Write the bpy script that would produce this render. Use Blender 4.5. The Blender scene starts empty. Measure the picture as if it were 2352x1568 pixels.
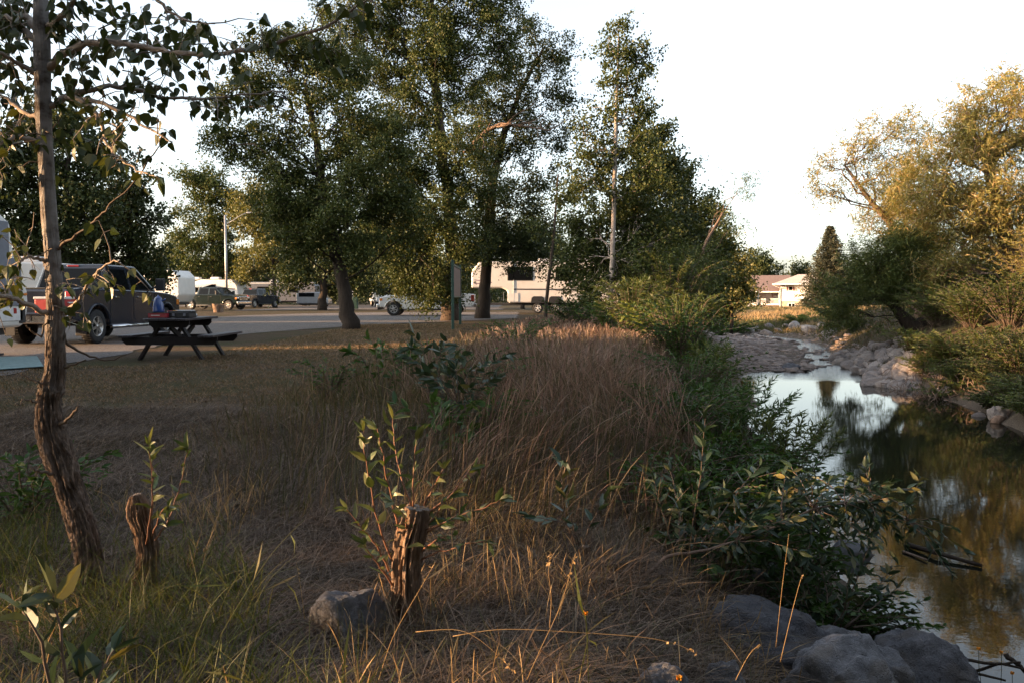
import bpy, math, random
import numpy as np
from mathutils import Vector, Matrix

# ------------------------------------------------------------------ camera, sky, sun, exposure
SC = bpy.context.scene
FPX = 1865.0                                   # focal length in units of a 2352 px wide frame
PITCH = math.atan(102 / FPX)
CAMZ = 1.15
cam_d = bpy.data.cameras.new("camera"); cam = bpy.data.objects.new("camera", cam_d)
SC.collection.objects.link(cam); SC.camera = cam
cam_d.sensor_width = 36.0; cam_d.lens = 36.0 * FPX / 2352; cam_d.clip_end = 3000; cam_d.clip_start = 0.05
cam.location = (0, 0, CAMZ); cam.rotation_euler = (math.pi / 2 - PITCH, 0, 0)

SUN_AZ, SUN_EL = math.radians(10), math.radians(9.5)     # sun to the left, slightly behind the camera
sun_to = Vector((-math.cos(SUN_AZ) * math.cos(SUN_EL), -math.sin(SUN_AZ) * math.cos(SUN_EL), math.sin(SUN_EL)))
W = bpy.data.worlds.new("World"); SC.world = W; W.use_nodes = True
nt = W.node_tree; bg = nt.nodes["Background"]
sky = nt.nodes.new("ShaderNodeTexSky"); sky.sky_type = 'NISHITA'; sky.sun_disc = False
sky.sun_elevation = SUN_EL
sky.sun_rotation = math.atan2(sun_to.x, sun_to.y)
sky.air_density = 1.0; sky.dust_density = 2.2; sky.ozone_density = 1.6
hs = nt.nodes.new('ShaderNodeHueSaturation'); hs.inputs['Saturation'].default_value = 0.48; nt.links.new(sky.outputs[0], hs.inputs['Color']); nt.links.new(hs.outputs[0], bg.inputs[0]); bg.inputs[1].default_value = 0.15
sl = bpy.data.lights.new("sun", 'SUN'); sl.energy = 4.3; sl.angle = math.radians(0.5); sl.color = (1.0, 0.60, 0.30)
so = bpy.data.objects.new("sun", sl); SC.collection.objects.link(so)
so.rotation_euler = sun_to.to_track_quat('Z', 'Y').to_euler(); so.location = sun_to * 60
SC.view_settings.view_transform = 'Standard'; SC.view_settings.look = 'None'
SC.view_settings.exposure = 2.05; SC.view_settings.gamma = 1.0
SC.render.engine = 'CYCLES'
SC.cycles.max_bounces = 6; SC.cycles.diffuse_bounces = 3; SC.cycles.glossy_bounces = 3
SC.cycles.transmission_bounces = 3; SC.cycles.transparent_max_bounces = 4
SC.cycles.caustics_reflective = False; SC.cycles.caustics_refractive = False
SC.cycles.use_denoising = True

RS = np.random.RandomState(7); random.seed(7)

# ------------------------------------------------------------------ helpers
def ray(px, py):
    a = (px - 1176) / FPX; b = -(py - 784) / FPX
    d = np.array([a, math.cos(PITCH) + b * math.sin(PITCH), -math.sin(PITCH) + b * math.cos(PITCH)])
    return d / d[1]
def P(px, py, Y):
    return np.array([0, 0, CAMZ]) + ray(px, py) * Y
def G(px, py, z=0.0):
    r = ray(px, py); return P(px, py, (z - CAMZ) / r[2])
def sm(a, b, t):
    t = np.clip((np.asarray(t, float) - a) / (b - a), 0, 1); return t * t * (3 - 2 * t)

def _h(i, j, k, s):
    n = (i.astype(np.int64) * 374761393 + j.astype(np.int64) * 668265263 + k.astype(np.int64) * 2147483647 + s * 974634777) & 0xffffffff
    n = ((n ^ (n >> 13)) * 1274126177) & 0xffffffff
    n = (n ^ (n >> 16)) * 2246822519 & 0xffffffff
    return ((n ^ (n >> 15)) & 0xffff) / 32767.5 - 1.0
def vn(p, seed=0):
    p = np.asarray(p, float); f = np.floor(p); t = p - f; t = t * t * (3 - 2 * t); f = f.astype(np.int64)
    r = 0
    for a in (0, 1):
        for b in (0, 1):
            for c in (0, 1):
                w = (t[..., 0] if a else 1 - t[..., 0]) * (t[..., 1] if b else 1 - t[..., 1]) * (t[..., 2] if c else 1 - t[..., 2])
                r = r + w * _h(f[..., 0] + a, f[..., 1] + b, f[..., 2] + c, seed)
    return r
def fbm(p, o=4, seed=0):
    p = np.asarray(p, float); r = 0; a = 1
    for k in range(o):
        r = r + a * vn(p * 2.03 ** k + 17.3 * k, seed + k); a *= 0.5
    return r

def tag(o, label=None, cat=None, group=None, kind=None):
    if label: o["label"] = label
    if cat: o["category"] = cat
    if group: o["group"] = group
    if kind: o["kind"] = kind
    return o
def link(o, parent=None):
    SC.collection.objects.link(o)
    if parent is not None: o.parent = parent
    return o
def empty(name, loc=(0, 0, 0), rz=0.0):
    o = bpy.data.objects.new(name, None); link(o); o.location = Vector(loc); o.rotation_euler = (0, 0, rz)
    o.empty_display_size = 0.2
    return o
def copy_tree(o, parent=None):
    c = o.copy(); SC.collection.objects.link(c); c.parent = parent
    for ch in list(o.children): copy_tree(ch, c)
    return c

def np_mesh(name, V, F, mats, mi=None, smooth=False):
    """V (n,3); F (m,k) one face size"""
    me = bpy.data.meshes.new(name); V = np.asarray(V, np.float32); F = np.asarray(F, np.int32)
    m, k = F.shape
    me.vertices.add(len(V)); me.vertices.foreach_set("co", V.ravel())
    me.loops.add(m * k); me.loops.foreach_set("vertex_index", F.ravel())
    me.polygons.add(m); me.polygons.foreach_set("loop_start", np.arange(0, m * k, k, dtype=np.int32))
    me.polygons.foreach_set("loop_total", np.full(m, k, np.int32))
    for x in mats: me.materials.append(x)
    if mi is not None: me.polygons.foreach_set("material_index", np.asarray(mi, np.int32))
    me.polygons.foreach_set("use_smooth", np.full(m, smooth, bool))
    me.update(calc_edges=True)
    return me
def np_obj(name, V, F, mats, parent=None, mi=None, smooth=False):
    return link(bpy.data.objects.new(name, np_mesh(name, V, F, mats if isinstance(mats, (list, tuple)) else [mats], mi, smooth)), parent)

class MB:
    def __init__(s): s.V = []; s.F = []; s.S = []
    def add(s, V, F, smooth=False):
        n = len(s.V); s.V += [tuple(float(q) for q in v) for v in V]
        for f in F: s.F.append(tuple(i + n for i in f)); s.S.append(smooth)
        return s
    def box(s, c, d, rot=None):
        x, y, z = (q / 2 for q in d)
        V = [Vector((a * x, b * y, e * z)) for a in (-1, 1) for b in (-1, 1) for e in (-1, 1)]
        if rot is not None: V = [rot @ v for v in V]
        V = [v + Vector(c) for v in V]
        return s.add(V, [(0, 1, 3, 2), (4, 6, 7, 5), (0, 4, 5, 1), (2, 3, 7, 6), (0, 2, 6, 4), (1, 5, 7, 3)])
    def bar(s, a, b, w, h, up=(0, 0, 1)):
        a = Vector(a); b = Vector(b); d = (b - a); L = d.length; d.normalize(); up = Vector(up)
        sd = d.cross(up); sd = sd.normalized() if sd.length > 1e-4 else Vector((1, 0, 0)); u = sd.cross(d)
        R = Matrix((d, sd, u)).transposed()
        return s.box((a + b) / 2, (L, w, h), R)
    def tube(s, pts, rad, seg=8, cap=True, smooth=True):
        pts = np.asarray([tuple(p) for p in pts], float); n = len(pts)
        rad = np.full(n, rad, float) if np.isscalar(rad) else np.asarray(rad, float)
        T = np.gradient(pts, axis=0); T /= np.linalg.norm(T, axis=1)[:, None] + 1e-9
        u = np.cross(T[0], [0, 0, 1.0]); u = u if np.linalg.norm(u) > .1 else np.cross(T[0], [0, 1.0, 0])
        u /= np.linalg.norm(u); V = []
        a = np.arange(seg) * 2 * math.pi / seg
        for i in range(n):
            u = u - T[i] * np.dot(u, T[i]); u /= np.linalg.norm(u) + 1e-9; w = np.cross(T[i], u)
            V.append(pts[i] + rad[i] * (np.cos(a)[:, None] * u + np.sin(a)[:, None] * w))
        V = np.concatenate(V)
        F = [(i * seg + j, i * seg + (j + 1) % seg, (i + 1) * seg + (j + 1) % seg, (i + 1) * seg + j) for i in range(n - 1) for j in range(seg)]
        if cap: F += [tuple(range(seg))[::-1], tuple((n - 1) * seg + j for j in range(seg))]
        return s.add(V, F, smooth)
    def cyl(s, a, b, r, seg=12, r2=None): return s.tube([a, b], [r, r if r2 is None else r2], seg)
    def lathe(s, prof, c, axis='z', seg=24, smooth=True):
        V = []
        for r, h in prof:
            for j in range(seg):
                t = 2 * math.pi * j / seg; q = (r * math.cos(t), r * math.sin(t), h)
                if axis == 'y': q = (q[0], q[2], q[1])
                elif axis == 'x': q = (q[2], q[0], q[1])
                V.append((q[0] + c[0], q[1] + c[1], q[2] + c[2]))
        n = len(prof)
        F = [(i * seg + j, i * seg + (j + 1) % seg, (i + 1) * seg + (j + 1) % seg, (i + 1) * seg + j) for i in range(n - 1) for j in range(seg)]
        return s.add(V, F, smooth)
    def prism(s, poly, y0, y1):
        """poly of (x,z) extruded along y"""
        n = len(poly); V = [(x, y0, z) for x, z in poly] + [(x, y1, z) for x, z in poly]
        F = [tuple(range(n)), tuple(range(n, 2 * n))[::-1]] + [((i + 1) % n, i, n + i, n + (i + 1) % n) for i in range(n)]
        return s.add(V, F)
    def hexa(s, q0, q1):
        """8-corner solid: 4 corners q0, 4 corners q1"""
        return s.add(list(q0) + list(q1), [(3, 2, 1, 0), (4, 5, 6, 7), (0, 1, 5, 4), (1, 2, 6, 5), (2, 3, 7, 6), (3, 0, 4, 7)])
    def build(s, name, mat, parent=None, bevel=0.0, seg=2, smooth=None):
        me = bpy.data.meshes.new(name); me.from_pydata(s.V, [], s.F)
        me.polygons.foreach_set("use_smooth", [bool(x) if smooth is None else smooth for x in s.S])
        me.materials.append(mat); me.update()
        o = bpy.data.objects.new(name, me); link(o, parent)
        if bevel:
            m = o.modifiers.new("bevel", 'BEVEL'); m.width = bevel; m.segments = seg; m.limit_method = 'ANGLE'; m.angle_limit = math.radians(28)
            m.harden_normals = False
        return o

# ------------------------------------------------------------------ materials
def nmat(name):
    m = bpy.data.materials.new(name); m.use_nodes = True; return m, m.node_tree, m.node_tree.nodes["Principled BSDF"]
def N(t, typ, **kw):
    n = t.nodes.new(typ)
    for k, v in kw.items(): setattr(n, k, v)
    return n
def ramp(t, fac, stops):
    r = N(t, "ShaderNodeValToRGB"); t.links.new(fac, r.inputs[0]); e = r.color_ramp.elements
    while len(e) < len(stops): e.new(0.5)
    for i, (p, c) in enumerate(stops): e[i].position = p; e[i].color = (*c, 1) if len(c) == 3 else c
    return r.outputs[0]
def noise(t, scale, detail=4, vec=None, rough=0.55, dist=0.0):
    n = N(t, "ShaderNodeTexNoise"); n.inputs["Scale"].default_value = scale; n.inputs["Detail"].default_value = detail
    n.inputs["Roughness"].default_value = rough; n.inputs["Distortion"].default_value = dist
    if vec is not None: t.links.new(vec, n.inputs["Vector"])
    return n.outputs["Fac"]
def coords(t, scale=None, which="Object"):
    c = N(t, "ShaderNodeTexCoord").outputs[which]
    if scale is None: return c
    m = N(t, "ShaderNodeMapping"); m.inputs["Scale"].default_value = scale; t.links.new(c, m.inputs[0]); return m.outputs[0]
def mixc(t, fac, a, b, mode='MIX'):
    m = N(t, "ShaderNodeMix", data_type='RGBA', blend_type=mode)
    for k, v in ((0, fac), (6, a), (7, b)):
        if isinstance(v, (int, float)): m.inputs[k].default_value = v
        elif isinstance(v, tuple): m.inputs[k].default_value = (*v, 1)
        else: t.links.new(v, m.inputs[k])
    return m.outputs[2]
def bump(t, b, h, strength=0.4, dist=0.02):
    n = N(t, "ShaderNodeBump"); n.inputs["Strength"].default_value = strength; n.inputs["Distance"].default_value = dist
    t.links.new(h, n.inputs["Height"]); t.links.new(n.outputs[0], b.inputs["Normal"])
def plain(name, col, rough=0.5, metal=0.0, coat=0.0, vary=0.12, scale=6.0, bmp=0.0, spec=0.5):
    m, t, b = nmat(name); f = noise(t, scale, 5, coords(t))
    c = ramp(t, f, [(0.3, tuple(q * (1 - vary) for q in col)), (0.7, tuple(min(1, q * (1 + vary)) for q in col))])
    t.links.new(c, b.inputs["Base Color"]); b.inputs["Roughness"].default_value = rough; b.inputs["Metallic"].default_value = metal
    b.inputs["Specular IOR Level"].default_value = spec
    if coat: b.inputs["Coat Weight"].default_value = coat; b.inputs["Coat Roughness"].default_value = 0.06
    if bmp: bump(t, b, noise(t, scale * 8, 5, coords(t)), bmp, 0.01)
    return m
def leafmat(name, cols, rough=0.45, trans=0.35, spec=0.35, tcol=None):
    m, t, b = nmat(name); g = N(t, "ShaderNodeNewGeometry")
    st = [(i / (len(cols) - 1), c) for i, c in enumerate(cols)] if len(cols) > 1 else [(0, cols[0]), (1, cols[0])]
    c = ramp(t, g.outputs["Random Per Island"], st)
    t.links.new(c, b.inputs["Base Color"]); b.inputs["Roughness"].default_value = rough; b.inputs["Specular IOR Level"].default_value = spec
    tr = N(t, "ShaderNodeBsdfTranslucent"); mx = N(t, "ShaderNodeMixShader"); mx.inputs[0].default_value = trans
    t.links.new(mixc(t, 1.0, c, tcol or (1.0, 0.95, 0.45), 'MULTIPLY'), tr.inputs[0])
    t.links.new(b.outputs[0], mx.inputs[1]); t.links.new(tr.outputs[0], mx.inputs[2])
    t.links.new(mx.outputs[0], t.nodes["Material Output"].inputs[0]); return m
def barkmat(name, c1, c2, scale=1.0, stretch=0.2, b_=0.7):
    m, t, b = nmat(name); v = coords(t, (scale, scale, scale * stretch))
    n1 = noise(t, 14, 6, v, 0.65, 0.6); n2 = noise(t, 3, 3, coords(t))
    c = ramp(t, n1, [(0.32, c1), (0.62, c2)]); c = mixc(t, n2, c, tuple((p + q) / 2 for p, q in zip(c1, c2)))
    t.links.new(c, b.inputs["Base Color"]); b.inputs["Roughness"].default_value = 0.9; b.inputs["Specular IOR Level"].default_value = 0.15
    bump(t, b, n1, b_, 0.04); return m

MT = {}
MT['bark'] = barkmat("cottonwood_bark", (0.028, 0.02, 0.016), (0.12, 0.09, 0.07))
MT['bark_dark'] = barkmat("dark_bark", (0.018, 0.014, 0.012), (0.065, 0.05, 0.038))
MT['bark_pale'] = barkmat("pale_bark", (0.20, 0.165, 0.14), (0.44, 0.37, 0.31), 2.0, 0.8, 0.3)
MT['willow_bark'] = barkmat("willow_bark", (0.09, 0.06, 0.045), (0.30, 0.21, 0.16))
MT['twig'] = plain("twig_bark", (0.10, 0.07, 0.05), 0.8, vary=0.3)
MT['red_twig'] = plain("reddish_shoot_bark", (0.20, 0.09, 0.05), 0.6, vary=0.25)
MT['leaf_cotton'] = leafmat("cottonwood_leaf", [(0.035, 0.052, 0.015), (0.055, 0.075, 0.02), (0.08, 0.095, 0.025), (0.045, 0.062, 0.018), (0.12, 0.115, 0.03)], 0.5, 0.25, 0.22)
MT['leaf_cotton_dark'] = leafmat("dark_cottonwood_leaf", [(0.028, 0.042, 0.015), (0.045, 0.06, 0.02), (0.07, 0.08, 0.025)], 0.5, 0.22, 0.2)
MT['leaf_near'] = leafmat("poplar_leaf", [(0.035, 0.055, 0.018), (0.05, 0.07, 0.022), (0.075, 0.085, 0.025)], 0.4, 0.3, 0.45)
MT['leaf_shoot'] = leafmat("shoot_leaf", [(0.05, 0.085, 0.03), (0.09, 0.115, 0.035), (0.15, 0.155, 0.055), (0.04, 0.075, 0.035)], 0.42, 0.35, 0.5)
MT['leaf_blue'] = leafmat("bluish_poplar_leaf", [(0.025, 0.05, 0.03), (0.035, 0.065, 0.035), (0.05, 0.07, 0.035), (0.03, 0.055, 0.03), (0.03, 0.055, 0.035), (0.04, 0.06, 0.03), (0.20, 0.17, 0.06)], 0.42, 0.2, 0.4)  # shade put into the blue green stops, sunlight into the last yellow one
MT['leaf_green'] = leafmat("green_shrub_leaf", [(0.032, 0.07, 0.016), (0.05, 0.10, 0.022), (0.07, 0.12, 0.026)], 0.5, 0.3, 0.3)
MT['leaf_yellow'] = leafmat("yellow_green_leaf", [(0.15, 0.19, 0.04), (0.20, 0.23, 0.05), (0.12, 0.16, 0.04)], 0.5, 0.35, 0.3)
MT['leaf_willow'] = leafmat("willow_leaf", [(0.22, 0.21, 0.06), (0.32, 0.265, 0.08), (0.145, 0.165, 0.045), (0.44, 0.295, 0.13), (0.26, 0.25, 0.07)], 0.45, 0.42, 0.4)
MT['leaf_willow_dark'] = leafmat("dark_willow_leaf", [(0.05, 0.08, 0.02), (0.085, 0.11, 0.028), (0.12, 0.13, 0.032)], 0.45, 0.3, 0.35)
MT['leaf_olive'] = leafmat("olive_tree_leaf", [(0.09, 0.10, 0.03), (0.13, 0.125, 0.035), (0.16, 0.14, 0.04)], 0.5, 0.3, 0.3)
MT['needle'] = leafmat("spruce_needle", [(0.06, 0.07, 0.045), (0.09, 0.09, 0.055), (0.12, 0.11, 0.07)], 0.8, 0.03, 0.1)
MT['grass_dry'] = leafmat("dry_grass_blade", [(0.11, 0.078, 0.052), (0.20, 0.14, 0.098), (0.14, 0.095, 0.064), (0.08, 0.067, 0.034), (0.06, 0.06, 0.024), (0.28, 0.21, 0.15)], 0.6, 0.3, 0.2, (1, .9, .7))
MT['grass_red'] = leafmat("reddish_grass_blade", [(0.14, 0.085, 0.068), (0.23, 0.145, 0.115), (0.30, 0.20, 0.155), (0.10, 0.075, 0.045), (0.40, 0.29, 0.22)], 0.6, 0.3, 0.2, (1, .85, .7))
MT['grass_olive'] = leafmat("olive_grass_blade", [(0.05, 0.06, 0.02), (0.09, 0.085, 0.033), (0.14, 0.11, 0.05), (0.04, 0.06, 0.02)], 0.6, 0.3, 0.2)
MT['grass_green'] = leafmat("green_grass_blade", [(0.055, 0.08, 0.02), (0.11, 0.125, 0.03), (0.05, 0.065, 0.018), (0.18, 0.155, 0.06)], 0.5, 0.4, 0.3)
MT['grass_gold'] = leafmat("golden_grass_blade", [(0.34, 0.23, 0.11), (0.42, 0.29, 0.15), (0.26, 0.18, 0.08)], 0.6, 0.3, 0.2, (1, .9, .7))
MT['straw'] = leafmat("straw", [(0.05, 0.038, 0.031), (0.145, 0.105, 0.08), (0.08, 0.06, 0.046), (0.29, 0.22, 0.165), (0.11, 0.083, 0.066)], 0.7, 0.1, 0.15, (1, .9, .7))
MT['lawn'] = leafmat("lawn_blade", [(0.19, 0.125, 0.08), (0.26, 0.17, 0.112), (0.15, 0.10, 0.056), (0.085, 0.078, 0.035), (0.30, 0.20, 0.135)], 0.7, 0.2, 0.15)
# ------------------------------------------------------------------ terrain
WZ = -1.5
CL = np.array([(5.2, -12, 2.6), (5.2, 0, 2.8), (5.4, 5, 2.7), (6.2, 10, 2.8), (7.5, 16, 2.6), (8.9, 22, 2.3), (9.9, 28, 2.1),
               (13.2, 41, 2.7), (15.4, 50, 2.8), (15.6, 57, 2.3), (12, 65, 2.1), (3, 75, 2.1), (-14, 88, 2.2)], float)
def creek(x, y):
    best = np.full(np.shape(x), 1e9); side = np.zeros(np.shape(x)); yy = np.zeros(np.shape(x))
    for a, b in zip(CL[:-1], CL[1:]):
        d = b[:2] - a[:2]; t = np.clip(((x - a[0]) * d[0] + (y - a[1]) * d[1]) / (d @ d), 0, 1)
        qx = a[0] + t * d[0]; qy = a[1] + t * d[1]; s = np.hypot(x - qx, y - qy) - (a[2] + t * (b[2] - a[2]))
        c = np.sign(d[0] * (y - a[1]) - d[1] * (x - a[0]))      # + = left
        m = s < best; best = np.where(m, s, best); side = np.where(m, c, side); yy = np.where(m, qy, yy)
    return best, side, yy
def H(x, y, fine=True):
    x = np.asarray(x, float); y = np.asarray(y, float)
    s, side, qy = creek(x, y); p = np.stack([x, y, np.zeros_like(x)], -1)
    s = s + 0.35 * vn(p * 0.55, 3) * sm(-1, 6, y)
    left = -0.42 * (1 - sm(3.5, 9.5, y)) + 0.0 * x
    right = np.full_like(x, 0.35)
    far = sm(50, 58, qy); right = right * (1 - far) - 0.25 * far
    plat = np.where(side > 0, left, right)
    bw = np.where(side > 0, 2.5 + 0.0 * x, 4.2 * (1 - far) + 15 * far)
    t = np.clip(s / bw, 0, 1); prof = 0.72 * (1 - (1 - t) ** 1.7) + 0.28 * t * t * (3 - 2 * t)
    z = WZ + (plat - WZ) * prof
    rif = sm(26.5, 29.5, qy) * (1 - sm(53, 57, qy))
    bed_deep = WZ - 0.55 * sm(0, 1.6, -s)
    u = -s                                                # a stony bar with one channel by the right bank
    bed_rif = WZ + np.where(side > 0, 0.05, 0.05 - 0.15 * sm(0, .3, u) * (1 - sm(1.1, 1.8, u))) + 0.05 * vn(p * 0.9, 9)
    bed = bed_deep * (1 - rif) + bed_rif * rif
    z = np.where(s < 0, bed, z + 0.05 * rif * (1 - t))
    z = z - 0.4 * sm(92, 140, y)
    if fine:
        bank = sm(0, 0.5, s) * (1 - sm(0.9, 1.1, s / bw))
        z = z + 0.10 * bank * vn(p * 1.3, 5) + 0.025 * vn(p * 1.7, 6) * sm(0.2, 1, s) + (0.012 * vn(p * 6, 8)) * (y < 12)
        z = z + sm(66, 80, y) * 0.12 * vn(p * 0.25, 4) * sm(1, 3, s)
        z = z * 1.0 - 0.012 * sm(12, 14, y) * 0
    # keep the camp ground level where vehicles stand
    xf = np.interp(y, [9, 20, 34], [-2.0, -0.5, 3.5]); flat = sm(0, -2.5, x - xf) * sm(9, 12, y)
    z = np.where(side > 0, z * (1 - flat) + 0.0 * flat, z)
    return z
def hz(x, y): return float(H(np.array([x]), np.array([y]))[0])
def GT(px, py):
    """ground point under a pixel"""
    r = ray(px, py); Y = 1.5; ys = np.concatenate([np.arange(1.5, 30, 0.04), np.arange(30, 200, 0.25)])
    X = r[0] * ys; Z = CAMZ + r[2] * ys; h = H(X, ys); k = np.argmax(Z < np.maximum(h, -9))
    return np.array([X[k], ys[k], h[k]])

def spaced(segs):
    out = []
    for a, b, st in segs: out += list(np.arange(a, b, st))
    return np.array(out + [segs[-1][1]])
gx = spaced([(-500, -100, 40), (-100, -20, 4), (-20, -6, 0.6), (-6, 8, 0.16), (8, 24, 0.32), (24, 60, 1.2), (60, 120, 6), (120, 500, 40)])
gy = spaced([(-60, -6, 4), (-6, 2, 0.6), (2, 9, 0.14), (9, 24, 0.28), (24, 90, 0.6), (90, 160, 4), (160, 900, 40)])
XX, YY = np.meshgrid(gx, gy); ZZ = H(XX, YY)
nx, ny = len(gx), len(gy); I = np.arange(nx * ny).reshape(ny, nx)
TF = np.stack([I[:-1, :-1], I[:-1, 1:], I[1:, 1:], I[1:, :-1]], -1).reshape(-1, 4)

def ground_material():
    m, t, b = nmat("ground"); c = N(t, "ShaderNodeNewGeometry").outputs["Position"]
    n1 = noise(t, 0.6, 5, c, 0.6); n2 = noise(t, 9, 6, c, 0.7); n3 = noise(t, 60, 4, c, 0.7)
    dry = ramp(t, n2, [(0.3, (0.045, 0.032, 0.022)), (0.5, (0.095, 0.067, 0.044)), (0.72, (0.16, 0.115, 0.075))])
    olive = ramp(t, n2, [(0.3, (0.04, 0.04, 0.018)), (0.7, (0.09, 0.08, 0.036))])
    col = mixc(t, ramp(t, n1, [(0.42, (0, 0, 0)), (0.62, (1, 1, 1))]), dry, olive)
    # sand and silt low down by the creek
    sep = N(t, "ShaderNodeSeparateXYZ"); t.links.new(c, sep.inputs[0])
    mr = N(t, "ShaderNodeMapRange"); mr.inputs[1].default_value = -0.9; mr.inputs[2].default_value = -1.4; t.links.new(sep.outputs[2], mr.inputs[0])
    silt = ramp(t, n3, [(0.3, (0.10, 0.08, 0.06)), (0.7, (0.22, 0.18, 0.145))])
    col = mixc(t, mr.outputs[0], col, silt)
    col = mixc(t, ramp(t, n3, [(0.35, (1, 1, 1)), (0.6, (0, 0, 0))]), col, mixc(t, 1.0, col, (0.6, 0.58, 0.55), 'MULTIPLY'))
    t.links.new(col, b.inputs["Base Color"]); b.inputs["Roughness"].default_value = 0.95; b.inputs["Specular IOR Level"].default_value = 0.1
    ad = N(t, "ShaderNodeMath", operation='ADD'); t.links.new(n2, ad.inputs[0]); t.links.new(n3, ad.inputs[1])
    bump(t, b, ad.outputs[0], 0.8, 0.04); return m
MT['ground'] = ground_material()
g = np_obj("ground", np.stack([XX, YY, ZZ], -1).reshape(-1, 3), TF, MT['ground'], smooth=True); tag(g, kind="structure")

def water_material():
    m, t, b = nmat("creek_water"); c = N(t, "ShaderNodeNewGeometry").outputs["Position"]
    b.inputs["Base Color"].default_value = (0.008, 0.009, 0.006, 1); b.inputs["Roughness"].default_value = 0.02; b.inputs["IOR"].default_value = 1.33
    mp = N(t, "ShaderNodeMapping"); mp.inputs["Scale"].default_value = (1.0, 1.6, 1); t.links.new(c, mp.inputs[0])
    n = noise(t, 7, 3, mp.outputs[0], 0.5, 0.3); nb = noise(t, 5, 5, c, 0.65, 0.5)
    sep = N(t, "ShaderNodeSeparateXYZ"); t.links.new(c, sep.inputs[0])
    mr = N(t, "ShaderNodeMapRange"); mr.inputs[1].default_value = 25.5; mr.inputs[2].default_value = 29; mr.inputs[3].default_value = 0.0; mr.inputs[4].default_value = 1.0
    t.links.new(sep.outputs[1], mr.inputs[0])
    mx = N(t, "ShaderNodeMix", data_type='FLOAT'); t.links.new(mr.outputs[0], mx.inputs[0])
    s1 = N(t, "ShaderNodeMath", operation='MULTIPLY'); s1.inputs[1].default_value = 0.018; t.links.new(n, s1.inputs[0])
    t.links.new(s1.outputs[0], mx.inputs[2]); t.links.new(nb, mx.inputs[3])
    bump(t, b, mx.outputs[0], 0.5, 0.06); return m
MT['water'] = water_material()
wx = np.linspace(-30, 45, 60); wy = np.linspace(-12, 110, 80); WX, WY = np.meshgrid(wx, wy)
I2 = np.arange(60 * 80).reshape(80, 60)
o = np_obj("creek_water", np.stack([WX, WY, np.full_like(WX, WZ)], -1).reshape(-1, 3),
           np.stack([I2[:-1, :-1], I2[:-1, 1:], I2[1:, 1:], I2[1:, :-1]], -1).reshape(-1, 4), MT['water']); tag(o, kind="structure")

# gravel: sheets just above the level camp ground, ragged edges
def gravel_material():
    m, t, b = nmat("gravel"); c = N(t, "ShaderNodeNewGeometry").outputs["Position"]
    v = N(t, "ShaderNodeTexVoronoi"); v.inputs["Scale"].default_value = 28; t.links.new(c, v.inputs[0])
    n = noise(t, 1.2, 5, c, 0.6)
    col = ramp(t, v.outputs["Color"], [(0.1, (0.05, 0.045, 0.044)), (0.5, (0.10, 0.089, 0.084)), (0.9, (0.18, 0.158, 0.145))])
    col = mixc(t, ramp(t, n, [(0.45, (0, 0, 0)), (0.7, (0.6, 0.6, 0.6))]), col, (0.13, 0.10, 0.075))
    t.links.new(col, b.inputs["Base Color"]); b.inputs["Roughness"].default_value = 0.9
    bump(t, b, v.outputs["Distance"], 0.9, 0.03); return m
MT['gravel'] = gravel_material()
def sheet(name, poly, z, mat, jit=0.18, step=0.5):
    pts = []
    for i in range(len(poly)):
        a = np.array(poly[i]); b = np.array(poly[(i + 1) % len(poly)]); n = max(1, int(np.linalg.norm(b - a) / step))
        for k in range(n):
            q = a + (b - a) * k / n
            pts.append(q + jit * np.array([vn(np.array([q[0], q[1], 1.]) * 0.9, 11), vn(np.array([q[0], q[1], 5.]) * 0.9, 12)])
                       + jit * .5 * np.array([vn(np.array([q[0], q[1], 1.]) * 3.9, 11), vn(np.array([q[0], q[1], 5.]) * 3.9, 12)]))
    me = bpy.data.meshes.new(name); me.from_pydata([(p[0], p[1], z) for p in pts], [], [tuple(range(len(pts)))])
    me.materials.append(mat); me.update(); o = link(bpy.data.objects.new(name, me)); tag(o, kind="structure"); return o
def gp(px, py): q = G(px, py, 0.0); return (q[0], q[1])
# parking pad beside the lawn, running back into the camp road
sheet("gravel_pad", [gp(-400, 905), gp(0, 862), gp(170, 834), gp(300, 812), gp(420, 782), gp(560, 768), gp(700, 757), gp(860, 746), gp(1060, 738), gp(1190, 731),
                     gp(1190, 717.5), gp(1100, 718), gp(860, 718.5), gp(700, 721), gp(560, 725), gp(480, 729), gp(380, 729), gp(-300, 740), gp(-900, 780)], 0.012, MT['gravel'])
sheet("gravel_road", [gp(1150, 712), gp(900, 711.5), gp(700, 712), gp(560, 714), gp(520, 713), gp(650, 708.5), gp(600, 704.5), gp(200, 705), gp(-200, 706), gp(-200, 701.5), gp(1150, 701.5)], 0.012, MT['gravel'], 0.5, 2.0)
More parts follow.
